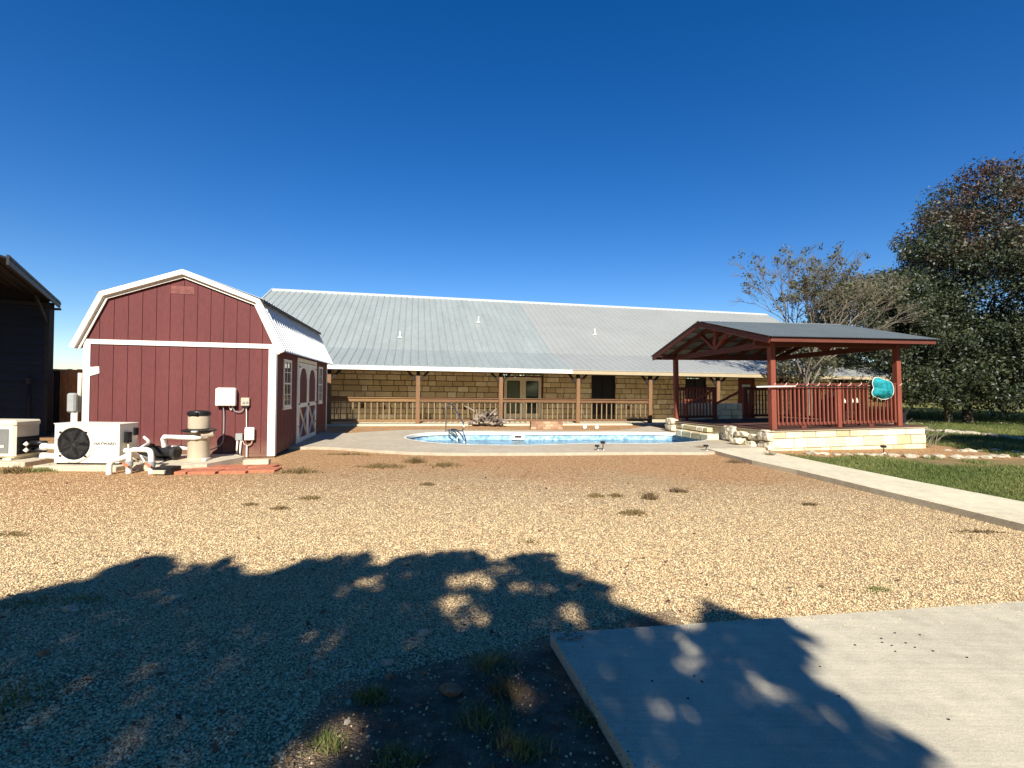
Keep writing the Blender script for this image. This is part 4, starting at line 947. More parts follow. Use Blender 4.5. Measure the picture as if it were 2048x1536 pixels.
for i,(dt,z) in enumerate(((2.45,1.30),(2.68,1.30),(2.95,1.33),(3.12,1.33))):
    x,y=PW(dt,.32); o=MB().lathe([(.04,0),(.045,.09),(.02,.12),(.015,.15)],14).build('bottle','white',None,smooth=40); o.location=(x,y,z-.02); 
    tag(o,('leftmost','second','third','rightmost')[i]+' small white bottle on the shelf behind the front rail','bottle','white bottles behind the rail')
sh=MB().box(2.3,3.3,.22,.42,1.24,1.27); pavobj(sh.build('rail_shelf','darkwood'),'narrow dark shelf standing behind the front pavilion rail','shelf')
MB_=MB().box(2.34,2.38,.28,.36,.60,1.24).box(3.22,3.26,.28,.36,.60,1.24); q=MB_.build('shelf_leg','darkwood'); q.parent=bpy.data.objects['rail_shelf']
# bright stone wall behind the pavilion
be=empty('retaining_wall',PW(1.5,PD+2.2)+(0,),PR,label='sunlit limestone planter wall behind the pavilion steps',cat='stone wall')
sb=MB(); blocks(None,sb,0,3.2,0,[.27,.27,.27,.27],(.35,.7),v=0,dep=.3,jo=.016,ch=.016,seed=17); sb.build('stone_blocks','limeP',be)

# ------------------------------------------------------------ small things around the pool
rr=random.Random(5)
lx,ly=-.98,20.0
placed=[]
for k_ in range(74):
    u_=rr.uniform(-1,1); top_=.50*(1-abs(u_)**1.6)+.08; z=.06+top_*math.sqrt(rr.random()); x=lx+u_*.70; y=ly+rr.uniform(-.22,.12)
    ln=rr.uniform(.28,.5); rad=rr.uniform(.028,.06); a=PI/2+rr.gauss(0,.45) if k_%4 else rr.uniform(-.6,.6); tl=rr.gauss(0,.22)
    d_=Vector((math.cos(a)*math.cos(tl),math.sin(a)*math.cos(tl),math.sin(tl)))*ln/2
    o=MB().tube([-d_,d_*.2+Vector((0,0,.02)),d_],[rad,rad*.95,rad*.85],8).build('log','log'); o.location=(x,y,z)
    tag(o,'weathered grey log in the firewood heap by the porch','log','logs heaped by the porch')
for (a,b2,l) in (((-1.42,19.75,.1),(-1.50,19.8,.75),'upright pale log leaning at the left of the firewood heap'),((-1.55,19.9,.62),(-2.0,19.9,.85),'thin crooked branch sticking out left of the firewood heap'),((-.9,19.7,.5),(-.62,19.75,.78),'pale branch sticking up from the top of the firewood heap'),((-.3,19.85,.28),(.15,19.85,.30),'pale stick pointing right out of the firewood heap')):
    c_=Vector(a); o=MB().tube([(0,0,0),(Vector(b2)-c_)*.5+Vector((.02,0,.02)),Vector(b2)-c_],[.028,.024,.014],8,r=.9).build('branch','log'); o.location=a; tag(o,l,'branch')
se_=empty('brick_step',(.77,18.75,0),.10,label='low step of stacked tan bricks between the pool deck and the porch',cat='step')
sb=MB(); rb=random.Random(2)
for j in range(3):
    x=0 if j%2 else -.1
    while x<1.3:
        a=max(0,x);b_=min(1.3,x+.30)
        if b_-a>.06: sb.box(a+.006,b_-.006,rb.uniform(0,.012),.35,.0+j*.105,.0+j*.105+.097,.008,rb.random())
        x+=.30
MT['brick']=mat('tan_brick',ramp=[(0,C(.26,.14,.09)),(.5,C(.38,.24,.15)),(1,C(.48,.35,.24))],rough=.9,n=(5,.2),n2=(30,.2),bump=(30,.5,.01)); sb.build('bricks','brick',se_); MB().box(.01,1.29,.02,.34,0,.30).build('mortar','mortarP',se_)
for i,(x,y) in enumerate(((3.0,19.3),(3.5,19.4))):
    o=rockmesh('white_rock','white',(.085,.085,.10),seed=i+3,sub=2,amp=.15); o.location=(x,y,.07); tag(o,('left','right')[i]+' of two round white rocks in the gravel before the porch','rock','round white rocks')
def solar(x,y,z,label,h=.3,lean=0):
    e=empty('solar_light',(x,y,z),lean,label=label,cat='garden light',group='solar garden lights')
    MB().tube([(0,0,0),(.01,0,h*.75)],.012,8).build('stake','solar',e); MB().box(-.055,.055,-.05,.05,h*.78,h,.012).build('solar_head','solar',e)
    MB().tube([(-.05,0,.02),(.02,-.02,.08),(.09,0,.02)],.012,6).build('foot','pvc',e); return e
solar(2.33,12.05,0,'taller black solar light at the front edge of the pool deck',.30); solar(2.18,12.02,0,'shorter black solar light left of the taller one at the pool deck',.20)
solar(5.02,12.2,0,'single black solar light at the left corner of the walkway start',.22); solar(9.6,12.2,0,'black solar light among the rocks below the pavilion wall',.26)
# rocks
def placerock(x,y,s,m,label,group=None,z=0,flat=.6):
    o=rockmesh('rock',m,(s,s*rr.uniform(.6,.9),s*flat),seed=rr.random()*20,sub=3 if y<6 else 2,amp=.3); o.location=(x,y,z+s*flat*.35); o.rotation_euler=(0,0,rr.uniform(0,6)); tag(o,label,'rock',group)
placerock(-.30,2.50,.052,'rockbrown','reddish brown rock on the shaded dirt left of the driveway')
placerock(-2.50,3.57,.035,'rock','pale rock alone in the middle of the shaded gravel'); placerock(-3.09,3.34,.045,'rock','pale flat rock at the left of the shaded gravel')
placerock(-.56,3.09,.035,'rock','pale rock at the shadow edge above the brown rock'); placerock(-.70,2.74,.038,'rock','white rock in the loose cluster on the dirt')
placerock(-3.85,3.5,.05,'rock','pale rock beside the weed patch at the far left'); placerock(-2.74,2.8,.035,'rockbrown','dull brown stone low on the left shaded gravel')
placerock(-.66,2.62,.03,'rockbrown','small orange stone in the loose cluster on the dirt')
for i in range(26):
    placerock(-.75+rr.gauss(0,.22),2.62+rr.gauss(0,.22),rr.uniform(.008,.020),rr.choice(['rock','rock','rockbrown']),'small stone of the loose cluster on the shaded dirt','small stones on the shaded dirt')
def row(P,n_,s,label,group):
    for i in range(n_):
        f_=i/(n_-1)*(len(P)-1); a=P[min(int(f_),len(P)-2)];b_=P[min(int(f_),len(P)-2)+1];q=f_-min(int(f_),len(P)-2)
        placerock(a[0]+(b_[0]-a[0])*q+rr.uniform(-.1,.1),a[1]+(b_[1]-a[1])*q+rr.uniform(-.1,.1),s*rr.uniform(.6,1.25),'rock',label,group,0,.38)
row([(7.9,12.25),(9.2,12.05),(10.6,11.9),(12.0,11.95),(13.8,12.4)],22,.15,'pale flat border rock in the row between the lawn and the pavilion wall','border rocks before the pavilion')
row([(12.4,13.4),(13.4,13.3),(14.2,12.7)],8,.15,'pale border rock right of the pavilion base','border rocks right of the pavilion')
row([(17.2,21.6),(18.0,19.6),(18.4,18.2),(18.2,16.9)],18,.26,'pale border rock in the curved row beyond the shaded lawn','border rocks of the curved bed')
row([(21.5,28.5),(24.5,27.6),(27.5,25.8),(30,25.0)],26,.22,'pale border rock in the line at the far edge of the lawn','border rocks at the far lawn edge')
# ------------------------------------------------------------ vegetation
def leaves(centers,radii,cnt,size,m,name,parent,flat=.8,bias=None):
    centers=np.array(centers);K_=len(centers); idx=np.repeat(np.arange(K_),cnt)
    n_=len(idx); d=rng.normal(size=(n_,3)); d/=np.linalg.norm(d,axis=1)[:,None]
    d*=(rng.random(n_)**.45)[:,None]*np.array(radii)[idx][:,None]; d[:,2]*=flat
    c=centers[idx]+d
    u=rng.normal(size=(n_,3)); u/=np.linalg.norm(u,axis=1)[:,None]; w_=rng.normal(size=(n_,3)); w_[:,2]*=.6; v=np.cross(u,w_); v/=np.linalg.norm(v,axis=1)[:,None]
    s=size*rng.uniform(.6,1.3,n_)[:,None]
    V=np.stack([c-u*s,c+v*s*.45,c+u*s,c-v*s*.45],1).reshape(-1,3); F=np.arange(4*n_).reshape(-1,4)
    base=rng.random(K_)[idx]*.45+rng.random(n_)*.55
    return npmesh(name,V,F,base,m,parent)
def branches(segs,m,name,parent,n=6):
    mm=MB()
    for P,r0,r1 in segs:
        k_=len(P); mm.tube(P,[r0+(r1-r0)*i/(k_-1) for i in range(k_)],n,False,.5)
    return mm.build(name,m,parent,smooth=True,recalc=False)
def limb(a,b_,r0,r1,wob=.15,k_=5,rr=random):
    a=Vector(a);b_=Vector(b_); l=(b_-a).length; P=[]
    for i in range(k_+1):
        f_=i/k_; P.append(a.lerp(b_,f_)+Vector((rr.uniform(-1,1),rr.uniform(-1,1),rr.uniform(-.5,1)))*wob*l*math.sin(f_*PI)*.5)
    return (P,r0,r1)
def tree(name,loc,ells,ncl,cnt,size,m,label,trunk_r=.25,bark='bark',fork=1.6,crad=(.5,1.0),lean=(0,0),twigs=0,group=None,leafsplit=None,seed=1,nl=26,shell=.5):
    rr=random.Random(seed); e=empty(name,loc,0,label=label,cat='tree',group=group)
    cs=[];rd=[]
    vol=[a[3]*a[4]*a[5] for a in ells]; tot=sum(vol)
    for a,vv in zip(ells,vol):
        for _ in range(int(ncl*vv/tot)):
            d=Vector((rr.gauss(0,1),rr.gauss(0,1),rr.gauss(0,1))).normalized()*(rr.uniform(shell,1.0)**.6)
            lump=1+.22*noise.noise(d*2.2+Vector((seed*3.1,0,0)))
            cs.append((a[0]+d.x*a[3]*lump-loc[0],a[1]+d.y*a[4]*lump-loc[1],max(.6,a[2]+d.z*a[5]*lump))); rd.append(rr.uniform(*crad))
    segs=[];top=Vector((lean[0],lean[1],fork)); segs.append(limb((0,0,-.1),top,trunk_r*1.25,trunk_r,.1,5,rr))
    mains=[]
    for a in ells:
        for _ in range(max(2,int(7*(a[3]*a[4]*a[5]/tot)))):
            p=Vector((a[0]-loc[0]+rr.uniform(-.5,.5)*a[3],a[1]-loc[1]+rr.uniform(-.5,.5)*a[4],a[2]+rr.uniform(-.2,.5)*a[5])); mains.append(p); segs.append(limb(top,p,trunk_r*.55,trunk_r*.16,.18,6,rr))
    for i in rr.sample(range(len(cs)),min(len(cs),nl+twigs)):
        c=Vector(cs[i]); q=min(mains,key=lambda p:(p-c).length); st=top.lerp(q,rr.uniform(.5,1))
        segs.append(limb(st,c,trunk_r*.13,trunk_r*.03,.2,4,rr))
    branches(segs[:1],bark,'trunk',e,12); branches(segs[1:],bark,'limbs',e)
    if leafsplit:
        A_=[i for i,c in enumerate(cs) if leafsplit(c)]; B_=[i for i in range(len(cs)) if i not in set(A_)]
        leaves([cs[i] for i in B_],[rd[i] for i in B_],cnt,size,m,'crown',e)
        if A_: o=leaves([cs[i] for i in A_],[rd[i] for i in A_],cnt,size,'leafred','crown',e); o['label']='rusty brown part of the crown'
    else: leaves(cs,rd,cnt,size,m,'crown',e)
    return e
tree('live_oak',(25.3,26.2,0),[(30.5,27.5,8.2,8.0,6,7.0),(25.5,26.2,6.4,4.6,4.5,4.6),(29,25.5,3.6,7,4,2.4),(27.5,24.6,2.3,7,3,1.5)],1150,170,.095,'leafoak','huge dark oak filling the right edge, with rusty leaves near its top',.19,fork=2.0,crad=(.6,1.25),nl=60,leafsplit=lambda c:(c[2]>8.0 and c[0]<6.5+random.random()*2 and random.random()<.30) or (c[2]>12.6 and random.random()<.3),seed=3)
tree('live_oak',(23.9,25.9,0),[(20.1,26,5.3,3.4,3,3.0),(23.2,25.5,4.0,2.6,2.5,1.9),(21.2,26,6.9,2.1,2,1.3),(22.6,24.9,2.3,3.4,1.8,1.3)],470,130,.085,'leafoak','lower grey green oak just right of the pavilion roof',.15,fork=2.0,crad=(.45,.85),nl=40,seed=5)
# bare greyish tree behind the pavilion
def bare(name,loc,h,spread,label,seed,bark='palebark',leafn=150,size=.07):
    rr=random.Random(seed); e=empty(name,loc,0,label=label,cat='tree'); segs=[];tips=[]
    def grow(p,d,l,r,dep):
        q=p+d*l; P=[p,p+d*l*.5+Vector((rr.uniform(-1,1),rr.uniform(-1,1),rr.uniform(-1,1)))*l*.10,q]; segs.append((P,r,r*.62)); 
        if dep==0: tips.append(q); return
        for _ in range(3 if dep>1 else 6):
            nd=(d+Vector((rr.gauss(0,.55),rr.gauss(0,.55),rr.gauss(.12,.35)))*spread).normalized(); grow(q,nd,l*rr.uniform(.62,.86),r*.6,dep-1)
        if dep<=3: tips.append(q)
    segs.append(([Vector((0,0,-.1)),Vector((.05,0,h*.12)),Vector((.0,0,h*.26))],.17,.13))
    for a in range(5):
        th=a*1.3+rr.random(); grow(Vector((0,0,h*rr.uniform(.18,.27))),Vector((math.cos(th)*.6,math.sin(th)*.5,rr.uniform(.7,1.5))).normalized(),h*.245,.065,5)
    branches(segs[:1],bark,'trunk',e,10); branches(segs[1:],bark,'limbs',e,4)
    ch=rr.sample(tips,min(len(tips),leafn)); leaves([tuple(t) for t in ch],[.22]*len(ch),16,size,'leafgrey','crown',e)
    return e
bare('mesquite_tree',(13.3,21.4,0),7.4,.72,'half bare greyish tree behind the pavilion with fine tangled twigs',4,leafn=330)
bare('mesquite_tree',(19.3,29.5,0),6.6,.7,'thin nearly leafless tree between the greyish tree and the oaks',9,leafn=90)
rr=random.Random(8)
tree('small_oak',(14.1,22.1,0),[(13.9,22.3,2.9,1.4,1.2,1.0)],40,70,.08,'leafgrey','bushy grey green tree seen under the pavilion roof at the greyish trunk',.10,fork=1.6,crad=(.3,.5),seed=6,nl=12)
bl=['olive brushy tree nearest the pavilion post beyond the lawn','olive brushy tree beyond the lawn left of the two oak trunks','olive brushy tree directly behind the two oak trunks','wide brushy tree right of the oak trunks with many pale stems','brushy tree at the right edge beyond the lawn','low bush far behind the leftmost white tipped stake','low bush far behind between the brushy trees','low bush far behind at the right edge']
pos=[(36.5,43,4.2),(41,45,4.4),(46,47,4.6),(50,46,4.4),(56,48,5),(52,62,4.5),(60,64,5),(70,66,5)]
for i,(x,y,h) in enumerate(pos):
    x,y,h=x*1.28,y*1.28,h*1.2
    tree('brush_tree',(x,y,0),[(x,y,h*.62,h*.85,h*.6,h*.38),(x+1.5,y-.5,h*.42,h*.6,h*.5,h*.22)],90,70,.16,'leafolive',bl[i],.13,fork=.9,crad=(.5,.9),seed=20+i,group='brushy trees beyond the lawn',nl=26)
tm=[]
cs=[];rr=random.Random(31)
for _ in range(420):
    y=rr.uniform(75,95); x=rr.uniform(-10,130); cs.append((x,y,rr.uniform(.5,5.5)))
o=leaves(cs,[2.0]*len(cs),60,.34,'leafolive','distant_woods',None); tag(o,kind='stuff')
# trees behind the camera: one shades the foreground, others added to block sky light
out=[(-6.6,3.3)]+[(-3.69, 3.44), (-3.55, 3.68), (-3.36, 3.85), (-3.4, 4.13), (-3.29, 4.34), (-3.09, 4.28), (-2.8, 4.04), (-2.65, 4.24), (-2.57, 4.32), (-2.21, 3.88), (-2.01, 4.03), (-1.88, 4.07), (-1.82, 4.27), (-1.56, 4.4), (-1.35, 4.46), (-1.17, 4.06), (-1.08, 4.21), (-1.0, 4.42), (-0.86, 4.52), (-0.38, 4.59), (-0.12, 4.29), (0.03, 4.46), (0.41, 4.53), (0.41, 4.14), (0.68, 4.0), (0.76, 3.68), (0.87, 3.35), (0.94, 3.23), (1.01, 3.08), (1.22, 3.02), (1.53, 3.57), (1.55, 3.46), (1.54, 3.3), (1.73, 3.26), (1.76, 3.1), (1.79, 3.03), (1.65, 2.88), (1.56, 2.77), (1.53, 2.62), (1.57, 2.5), (1.57, 2.38), (1.58, 2.28), (1.65, 2.23), (1.68, 2.17), (1.68, 2.09), (1.68, 2.04)]+[(2.2,1.2),(2.2,-4),(-6.6,-4)]
spots=[(-0.46, 3.97, 0.101), (-0.25, 3.97, 0.101), (-0.41, 3.53, 0.112), (-0.22, 3.32, 0.07), (-0.04, 4.18, 0.08), (0.1, 3.81, 0.073), (0.29, 3.82, 0.057), (0.45, 3.39, 0.079), (-1.16, 3.89, 0.091), (-0.87, 4.03, 0.06), (1.02, 2.78, 0.065), (1.07, 2.99, 0.054), (0.99, 3.11, 0.039), (1.29, 2.57, 0.06), (1.42, 2.43, 0.048), (1.36, 2.5, 0.049), (0.72, 2.4, 0.038), (0.89, 2.24, 0.029), (1.49, 2.07, 0.033), (-0.73, 2.29, 0.082), (-0.77, 2.19, 0.079), (-0.82, 2.08, 0.088), (-0.84, 1.99, 0.084), (0.03, 2.55, 0.054), (0.06, 2.45, 0.047)]
cs=[];rd=[];tn=1/math.tan(R(SUN_EL)); sdx=math.sin(R(1.4)); rr=random.Random(77)
def addc(gx,gy,h,r):
    cs.append((gx+sdx*h*tn,gy-h*tn,h)); rd.append(r)
gx_=[];gy_=[]
y_=-3.9
while y_<4.7:
    st_=.085 if y_>1.55 else .26
    x_=-6.6
    while x_<2.2: gx_.append(x_+rr.uniform(-.5,.5)*st_); gy_.append(y_+rr.uniform(-.5,.5)*st_); x_+=st_
    y_+=st_
ins=inpoly(gx_,gy_,out)
for gx,gy,ok in zip(gx_,gy_,ins):
    if not ok: continue
    if any((gx-a)**2+((gy-b_)/1.1)**2<(c_*1.0+.032)**2 for a,b_,c_ in spots): continue
    if noise.noise(Vector((gx*5,gy*5,1)))>.72: continue
    h=4.4+rr.uniform(0,1.0)+2.4*abs(math.sin(gx*1.9+gy*2.7+1))*rr.random()+1.2*math.sin(PI*min(1,max(0,(gx+6.6)/8.8)))
    fine_=gy>1.55
    addc(gx,gy,h,.085 if fine_ else .26)
for _ in range(160):
    i=rr.randrange(len(out)-5); a=out[i];b_=out[i+1]; q=rr.random(); px_=a[0]+(b_[0]-a[0])*q; py_=a[1]+(b_[1]-a[1])*q
    if py_<2: continue
    dx_=px_+.8; dy_=py_-2.0; l_=math.hypot(dx_,dy_); e_=rr.uniform(.0,.10)
    addc(px_+dx_/l_*e_,py_+dy_/l_*e_,rr.uniform(4.5,7),rr.uniform(.03,.06))
te=empty('shade_tree',(-2.2,-7.6,0),0,label='spreading tree behind the viewpoint that throws its shade over the foreground',cat='tree')
C0=[(c[0]+2.2,c[1]+7.6,c[2]) for c in cs]
leaves(C0,rd,26,.05,'leafoak','crown',te,1.0)
segs=[limb((0,0,-.1),(.1,.1,3.0),.34,.26,.06,5,rr)]; mains=[]
for a in range(9):
    th=a*.7+.2; p=Vector((math.cos(th)*2.6+.3,math.sin(th)*2.3+.6,rr.uniform(4.8,6.4))); mains.append(p); segs.append(limb((.1,.1,rr.uniform(2.6,3.0)),p,.15,.05,.15,6,rr))
for i in rr.sample(range(len(C0)),110):
    c=Vector(C0[i]); q=min(mains,key=lambda p:(p-c).length); segs.append(limb(q,c,.03,.008,.12,3,rr))
branches(segs[:1],'bark','trunk',te,12); branches(segs[1:],'bark','limbs',te)
for i,(x,y,h) in enumerate(((-14,-20,9),(-4,-24,11),(7,-21,10),(17,-17,9),(-19,-8,8),(12.3,-4.5,7),(-11.8,-4.2,7))):  # unseen oaks added to keep sky light off the shaded foreground
    tree('live_oak',(x,y,0),[(x,y,h*.62,5.5,4.2,h*.42)] if i<5 else [(x,y,4.3,3.3,3.0,2.4)],210,60,.22,'leafoak',['broad oak far behind the viewpoint on the left','tallest oak directly behind the viewpoint','oak behind the viewpoint right of the tallest one','oak behind the viewpoint far to the right','oak left of the viewpoint beyond the garage canopy','small oak just behind the viewpoint to the right','small oak just behind the viewpoint to the left'][i],.3,fork=2.2,crad=(.8,1.4),seed=50+i,nl=10)
# tree right of the frame: shade on the lawn
tree('live_oak',(19.5,3.5,0),[(18.5,4.6,6.8,5.0,2.6,2.2)],330,90,.12,'leafoak','broad oak outside the frame on the right that shades the lawn',.35,fork=3.0,crad=(.5,.9),seed=12,nl=40)
# charred stump, brush bundle, stakes
e=empty('charred_stump',(15.6,18.9,0),0,label='blackened forked tree stump beside the right end of the pavilion',cat='stump')
MB().tube([(0,0,-.1),(0,0,.45),(.03,0,.75)],[.17,.14,.12],10).build('stem','char',e); MB().tube([(.03,0,.7),(-.10,0,1.05)],[.09,.03],8).build('fork','char',e); MB().tube([(.05,0,.7),(.26,0,1.0)],[.08,.04],8).build('fork','char',e)
mm=MB(); rr=random.Random(2)
for i in range(60):
    a=Vector((rr.uniform(-.1,.25),rr.uniform(-.6,1.6),rr.uniform(0,.2))); b_=a+Vector((rr.uniform(.05,.55),rr.uniform(-.3,.3),rr.uniform(.2,.75))); mm.tube([a,a.lerp(b_,.5)+Vector((0,.03,.03)),b_],[.012,.008,.003],4,False)
o=mm.build('dry_shrub','palebark'); x,y=PW(5.15,.3); o.location=(x,y,0); o.rotation_euler=(0,0,PR); tag(o,'dry twiggy shrub leaning on the right side of the stone base','shrub')
for i,(x,y,l) in enumerate(((29.3,32.5,'white tipped steel stake left of the two oak trunks'),(33.0,32.5,'white tipped steel stake right of the two oak trunks'),(27.4,36,'white tipped steel stake nearest the pavilion post'))):
    e=empty('fence_stake',(x,y,0),0,label=l,cat='stake',group='white tipped stakes beyond the lawn'); MB().tube([(0,0,0),(0,0,1.1)],.025,6).build('shaft','steel',e); MB().tube([(0,0,1.1),(0,0,1.4)],.04,6).build('tip','white',e)
# grass
def blades(X,Y,Z,n_per,h,w_,m,name,spread=.05,lean=.5,rbias=None):
    X=np.repeat(X,n_per);Y=np.repeat(Y,n_per);n_=len(X);hh=np.repeat(h,n_per) if hasattr(h,'__len__') else np.full(n_,h)
    hh=hh*rng.uniform(.45,1.15,n_); bx=X+rng.normal(0,spread,n_); by=Y+rng.normal(0,spread,n_); a=rng.uniform(0,2*PI,n_); l=rng.uniform(.1,lean,n_)*hh
    ww=w_*rng.uniform(.7,1.3,n_); a2=rng.uniform(0,PI,n_); dx=np.cos(a2)*ww;dy=np.sin(a2)*ww
    p0=np.stack([bx-dx,by-dy,np.full(n_,Z)],1);p1=np.stack([bx+dx,by+dy,np.full(n_,Z)],1)
    m1=np.stack([bx+np.cos(a)*l*.4+dx*.7,by+np.sin(a)*l*.4+dy*.7,Z+hh*.6],1);m0=np.stack([bx+np.cos(a)*l*.4-dx*.7,by+np.sin(a)*l*.4-dy*.7,Z+hh*.6],1)
    tp=np.stack([bx+np.cos(a)*l,by+np.sin(a)*l,Z+hh],1); tp2=tp+np.stack([dx*.1,dy*.1,np.zeros(n_)],1)
    V=np.stack([p0,p1,m1,m0,tp2,tp],1).reshape(-1,3); i=np.arange(n_)*6
    F=np.concatenate([np.stack([i,i+1,i+2,i+3],1),np.stack([i+3,i+2,i+4,i+5],1)]); r=rng.random(n_)*.5+ (np.repeat(rbias,n_per)*.5 if rbias is not None else .25); r=np.concatenate([r,r])
    return npmesh(name,V,F,r,m)
N_=60000
yy=4.2+ (rng.random(N_)**1.6)*34; xx=6.0+rng.random(N_)*(yy*1.15+1-6.0)
lawn=((xx+.11*yy>8.08)&(yy<11.75+.2*np.sin(xx*3)))|((xx-.14*yy>11.3)&(yy<40))
nzv=np.array([noise.noise(Vector((a*.5,b_*.5,0))) for a,b_ in zip(xx,yy)]); nz2=np.array([noise.noise(Vector((a*1.7,b_*1.7,3))) for a,b_ in zip(xx,yy)])
bare_=((np.abs(yy-11.2)<.9)&(xx>9.3))
lawn&=(~bare_|(nz2>.25))&(nz2>-.35)
lawn&=~inpoly(xx,yy,[PW(-.2,-.3),PW(5.2,-.3),PW(5.2,5.5),PW(-.2,5.5)])
xx=xx[lawn];yy=yy[lawn];nzv=nzv[lawn]
o=blades(xx,yy,0,5,.045+.003*yy,.004+.0006*yy,'grass','lawn_grass',.05+.0,.8,np.clip(.35-.5*nzv,0,1)) if False else blades(xx,yy,0,6,(.05+.0035*yy),.006,'grass','lawn_grass',.07,.9,np.clip(.35-.6*nzv,0,1)); tag(o,kind='stuff')
# tall pasture grass beyond
n_=26000; yy=rng.uniform(30,60,n_); xx=yy*rng.uniform(.70,1.15,n_); o=blades(xx,yy,0,4,.38,.02,'grass','pasture_grass',.2,.6,rng.uniform(.5,1,n_)); tag(o,kind='stuff')
# weeds in the gravel: each a clump
weeds=[(830,925,.22,.16,.14,'d'),(765,935,.5,.15,.10,'d'),(890,932,.35,.2,.08,'d'),(600,945,.4,.15,.10,'d'),(90,942,.3,.2,.10,'g'),(30,945,.35,.15,.12,'d'),(215,936,.5,.08,.10,'d'),(620,998,.18,.08,.05,'d'),(1190,993,.14,.08,.05,'d'),(1232,993,.12,.07,.05,'d'),(1300,998,.12,.08,.12,'k'),(1355,984,.16,.07,.08,'k'),(1265,1028,.2,.1,.06,'d'),(1470,925,.2,.12,.06,'k'),(1540,918,.05,.05,.22,'d'),(1400,900,.3,.08,.14,'d'),(60,1205,.28,.1,.06,'g'),(165,1200,.2,.07,.05,'g'),(30,1400,.22,.14,.10,'g'),(30,1070,.25,.08,.04,'d'),(1755,1180,.13,.05,.04,'g'),(1620,1010,.12,.06,.04,'k'),(1960,1065,.35,.06,.03,'k'),(855,970,.12,.06,.05,'k'),(985,1330,.16,.12,.10,'g'),(970,1440,.18,.10,.12,'g'),(740,1395,.08,.06,.07,'g'),(1180,1440,.12,.08,.06,'g'),(650,1490,.09,.06,.07,'g'),(1040,1500,.16,.08,.11,'g'),(800,1520,.12,.05,.08,'g'),(1010,1385,.12,.10,.12,'d'),(745,1400,.08,.05,.05,'g'),(560,1018,.1,.06,.04,'d'),(1060,1085,.12,.06,.03,'d'),(700,910,.8,.06,.07,'d'),(500,1010,.1,.06,.03,'d')]
def ray(px,py):
    a=(px-1024)/944.88;b_=(py-768)/944.88;c,s=math.cos(.0125),math.sin(.0125);u=a*c+b_*s;v=-a*s+b_*c
    return (u,math.cos(.0102)+v*math.sin(.0102),math.sin(.0102)-v*math.cos(.0102))
MT['weedk']=mat('dark_weed',ramp=[(0,C(.06,.05,.025)),(1,C(.22,.15,.08))],rough=.8)
WD={'g':[],'d':[],'k':[]}; wl_={'g':'green','d':'dry tan','k':'dark withered'}
for i,(px,py,sx,sy,h,k_) in enumerate(weeds):
    d=ray(px,py); q=-1.6/d[2]; x,y=d[0]*q,d[1]*q
    n_=int(50+500*sx*sy/.05*.12) if y>4 else int(55)
    n_=min(n_,260); X=rng.normal(0,sx*.5,n_);Y=rng.normal(0,sy*.5,n_)
    h*=.62 if y<4 else 1; hh=h*np.exp(-(X/(sx+.01))**2)*rng.uniform(.6,1.2,n_)
    WD[k_].append((X+x,Y+y,hh,np.full(len(X),.0028 if y<5 else .006),rng.uniform(.2,.9,n_)))
for k_,nm in (('g','green_weeds'),('d','dry_weeds'),('k','withered_weeds')):
    A=[np.concatenate([q[i] for q in WD[k_]]) for i in range(5)]; o=blades(A[0],A[1],0,4,A[2],np.repeat(A[3],4),{'g':'grass','d':'drygrass','k':'weedk'}[k_],nm,.02,1.3,A[4]); tag(o,kind='stuff')
# pebbles on the near gravel
def pebbles(n_,y0,y1,rmin,rmax,name,pw=1.0):
    t=rng.random(n_)**pw; y=y0+(y1-y0)*t; y=np.where(rng.random(n_)<np.clip((y-5)/3.5,0,1),y0+(y-y0)*rng.random(n_),y); x=rng.uniform(-1,1,n_)*(y*1.12+.3)
    ok=~inpoly(x,y,[(.24,2.99),(3.82,3.54),(12,4.8),(12,-6),(3.4,-9),(.60,1.5)])
    ok&=~(inpoly(x,y,walkp))&(x+.11*y<8.0)&~inpoly(x,y,deckpoly)
    ok&=~((x>-9.2)&(x<-5.4)&(y>8.5)&(y<10.6))
    dirt=((y-.45*x<2.95)&(x>-.95)&(x<1.2)); ok&=~(dirt&(rng.random(n_)<.965))
    x=x[ok];y=y[ok];n_=len(x)
    r=rng.uniform(rmin,rmax,n_)
    b_=np.array([(1,0,0),(.3,.95,0),(-.8,.6,0),(-.8,-.6,0),(.3,-.95,0),(.55,.0,.55),(-.1,.55,.6),(-.5,0,.5),(-.1,-.55,.6),(0.05,0,.85)],float)
    F0=[(0,1,5),(1,6,5),(1,2,6),(2,7,6),(2,3,7),(3,8,7),(3,4,8),(4,5,8),(4,0,5),(5,6,9),(6,7,9),(7,8,9),(8,5,9)]
    V=np.tile(b_,(n_,1,1))*(1+rng.normal(0,.13,(n_,10,3))); V[:,:,0]*=rng.uniform(.8,1.5,n_)[:,None]; V*=r[:,None,None]
    a=rng.uniform(0,2*PI,n_);c,s=np.cos(a)[:,None],np.sin(a)[:,None]
    # random tilt
    ti=rng.normal(0,.35,n_)[:,None]; vx=V[:,:,0]*np.cos(ti)-V[:,:,2]*np.sin(ti); vz=V[:,:,0]*np.sin(ti)+V[:,:,2]*np.cos(ti)
    X=vx*c-V[:,:,1]*s+x[:,None];Y=vx*s+V[:,:,1]*c+y[:,None];Z=vz-r[:,None]*.05+rng.uniform(0,.004,n_)[:,None]
    VV=np.stack([X,Y,Z],2).reshape(-1,3); F=(np.array(F0)[None]+ (np.arange(n_)*10)[:,None,None]).reshape(-1,3)
    o=npmesh(name,VV,F,np.repeat(rng.random(n_),len(F0)),'pebble',None,False); tag(o,kind='stuff'); return o
pebbles(230000,1.7,8.5,.0034,.0078,'gravel',1.1)
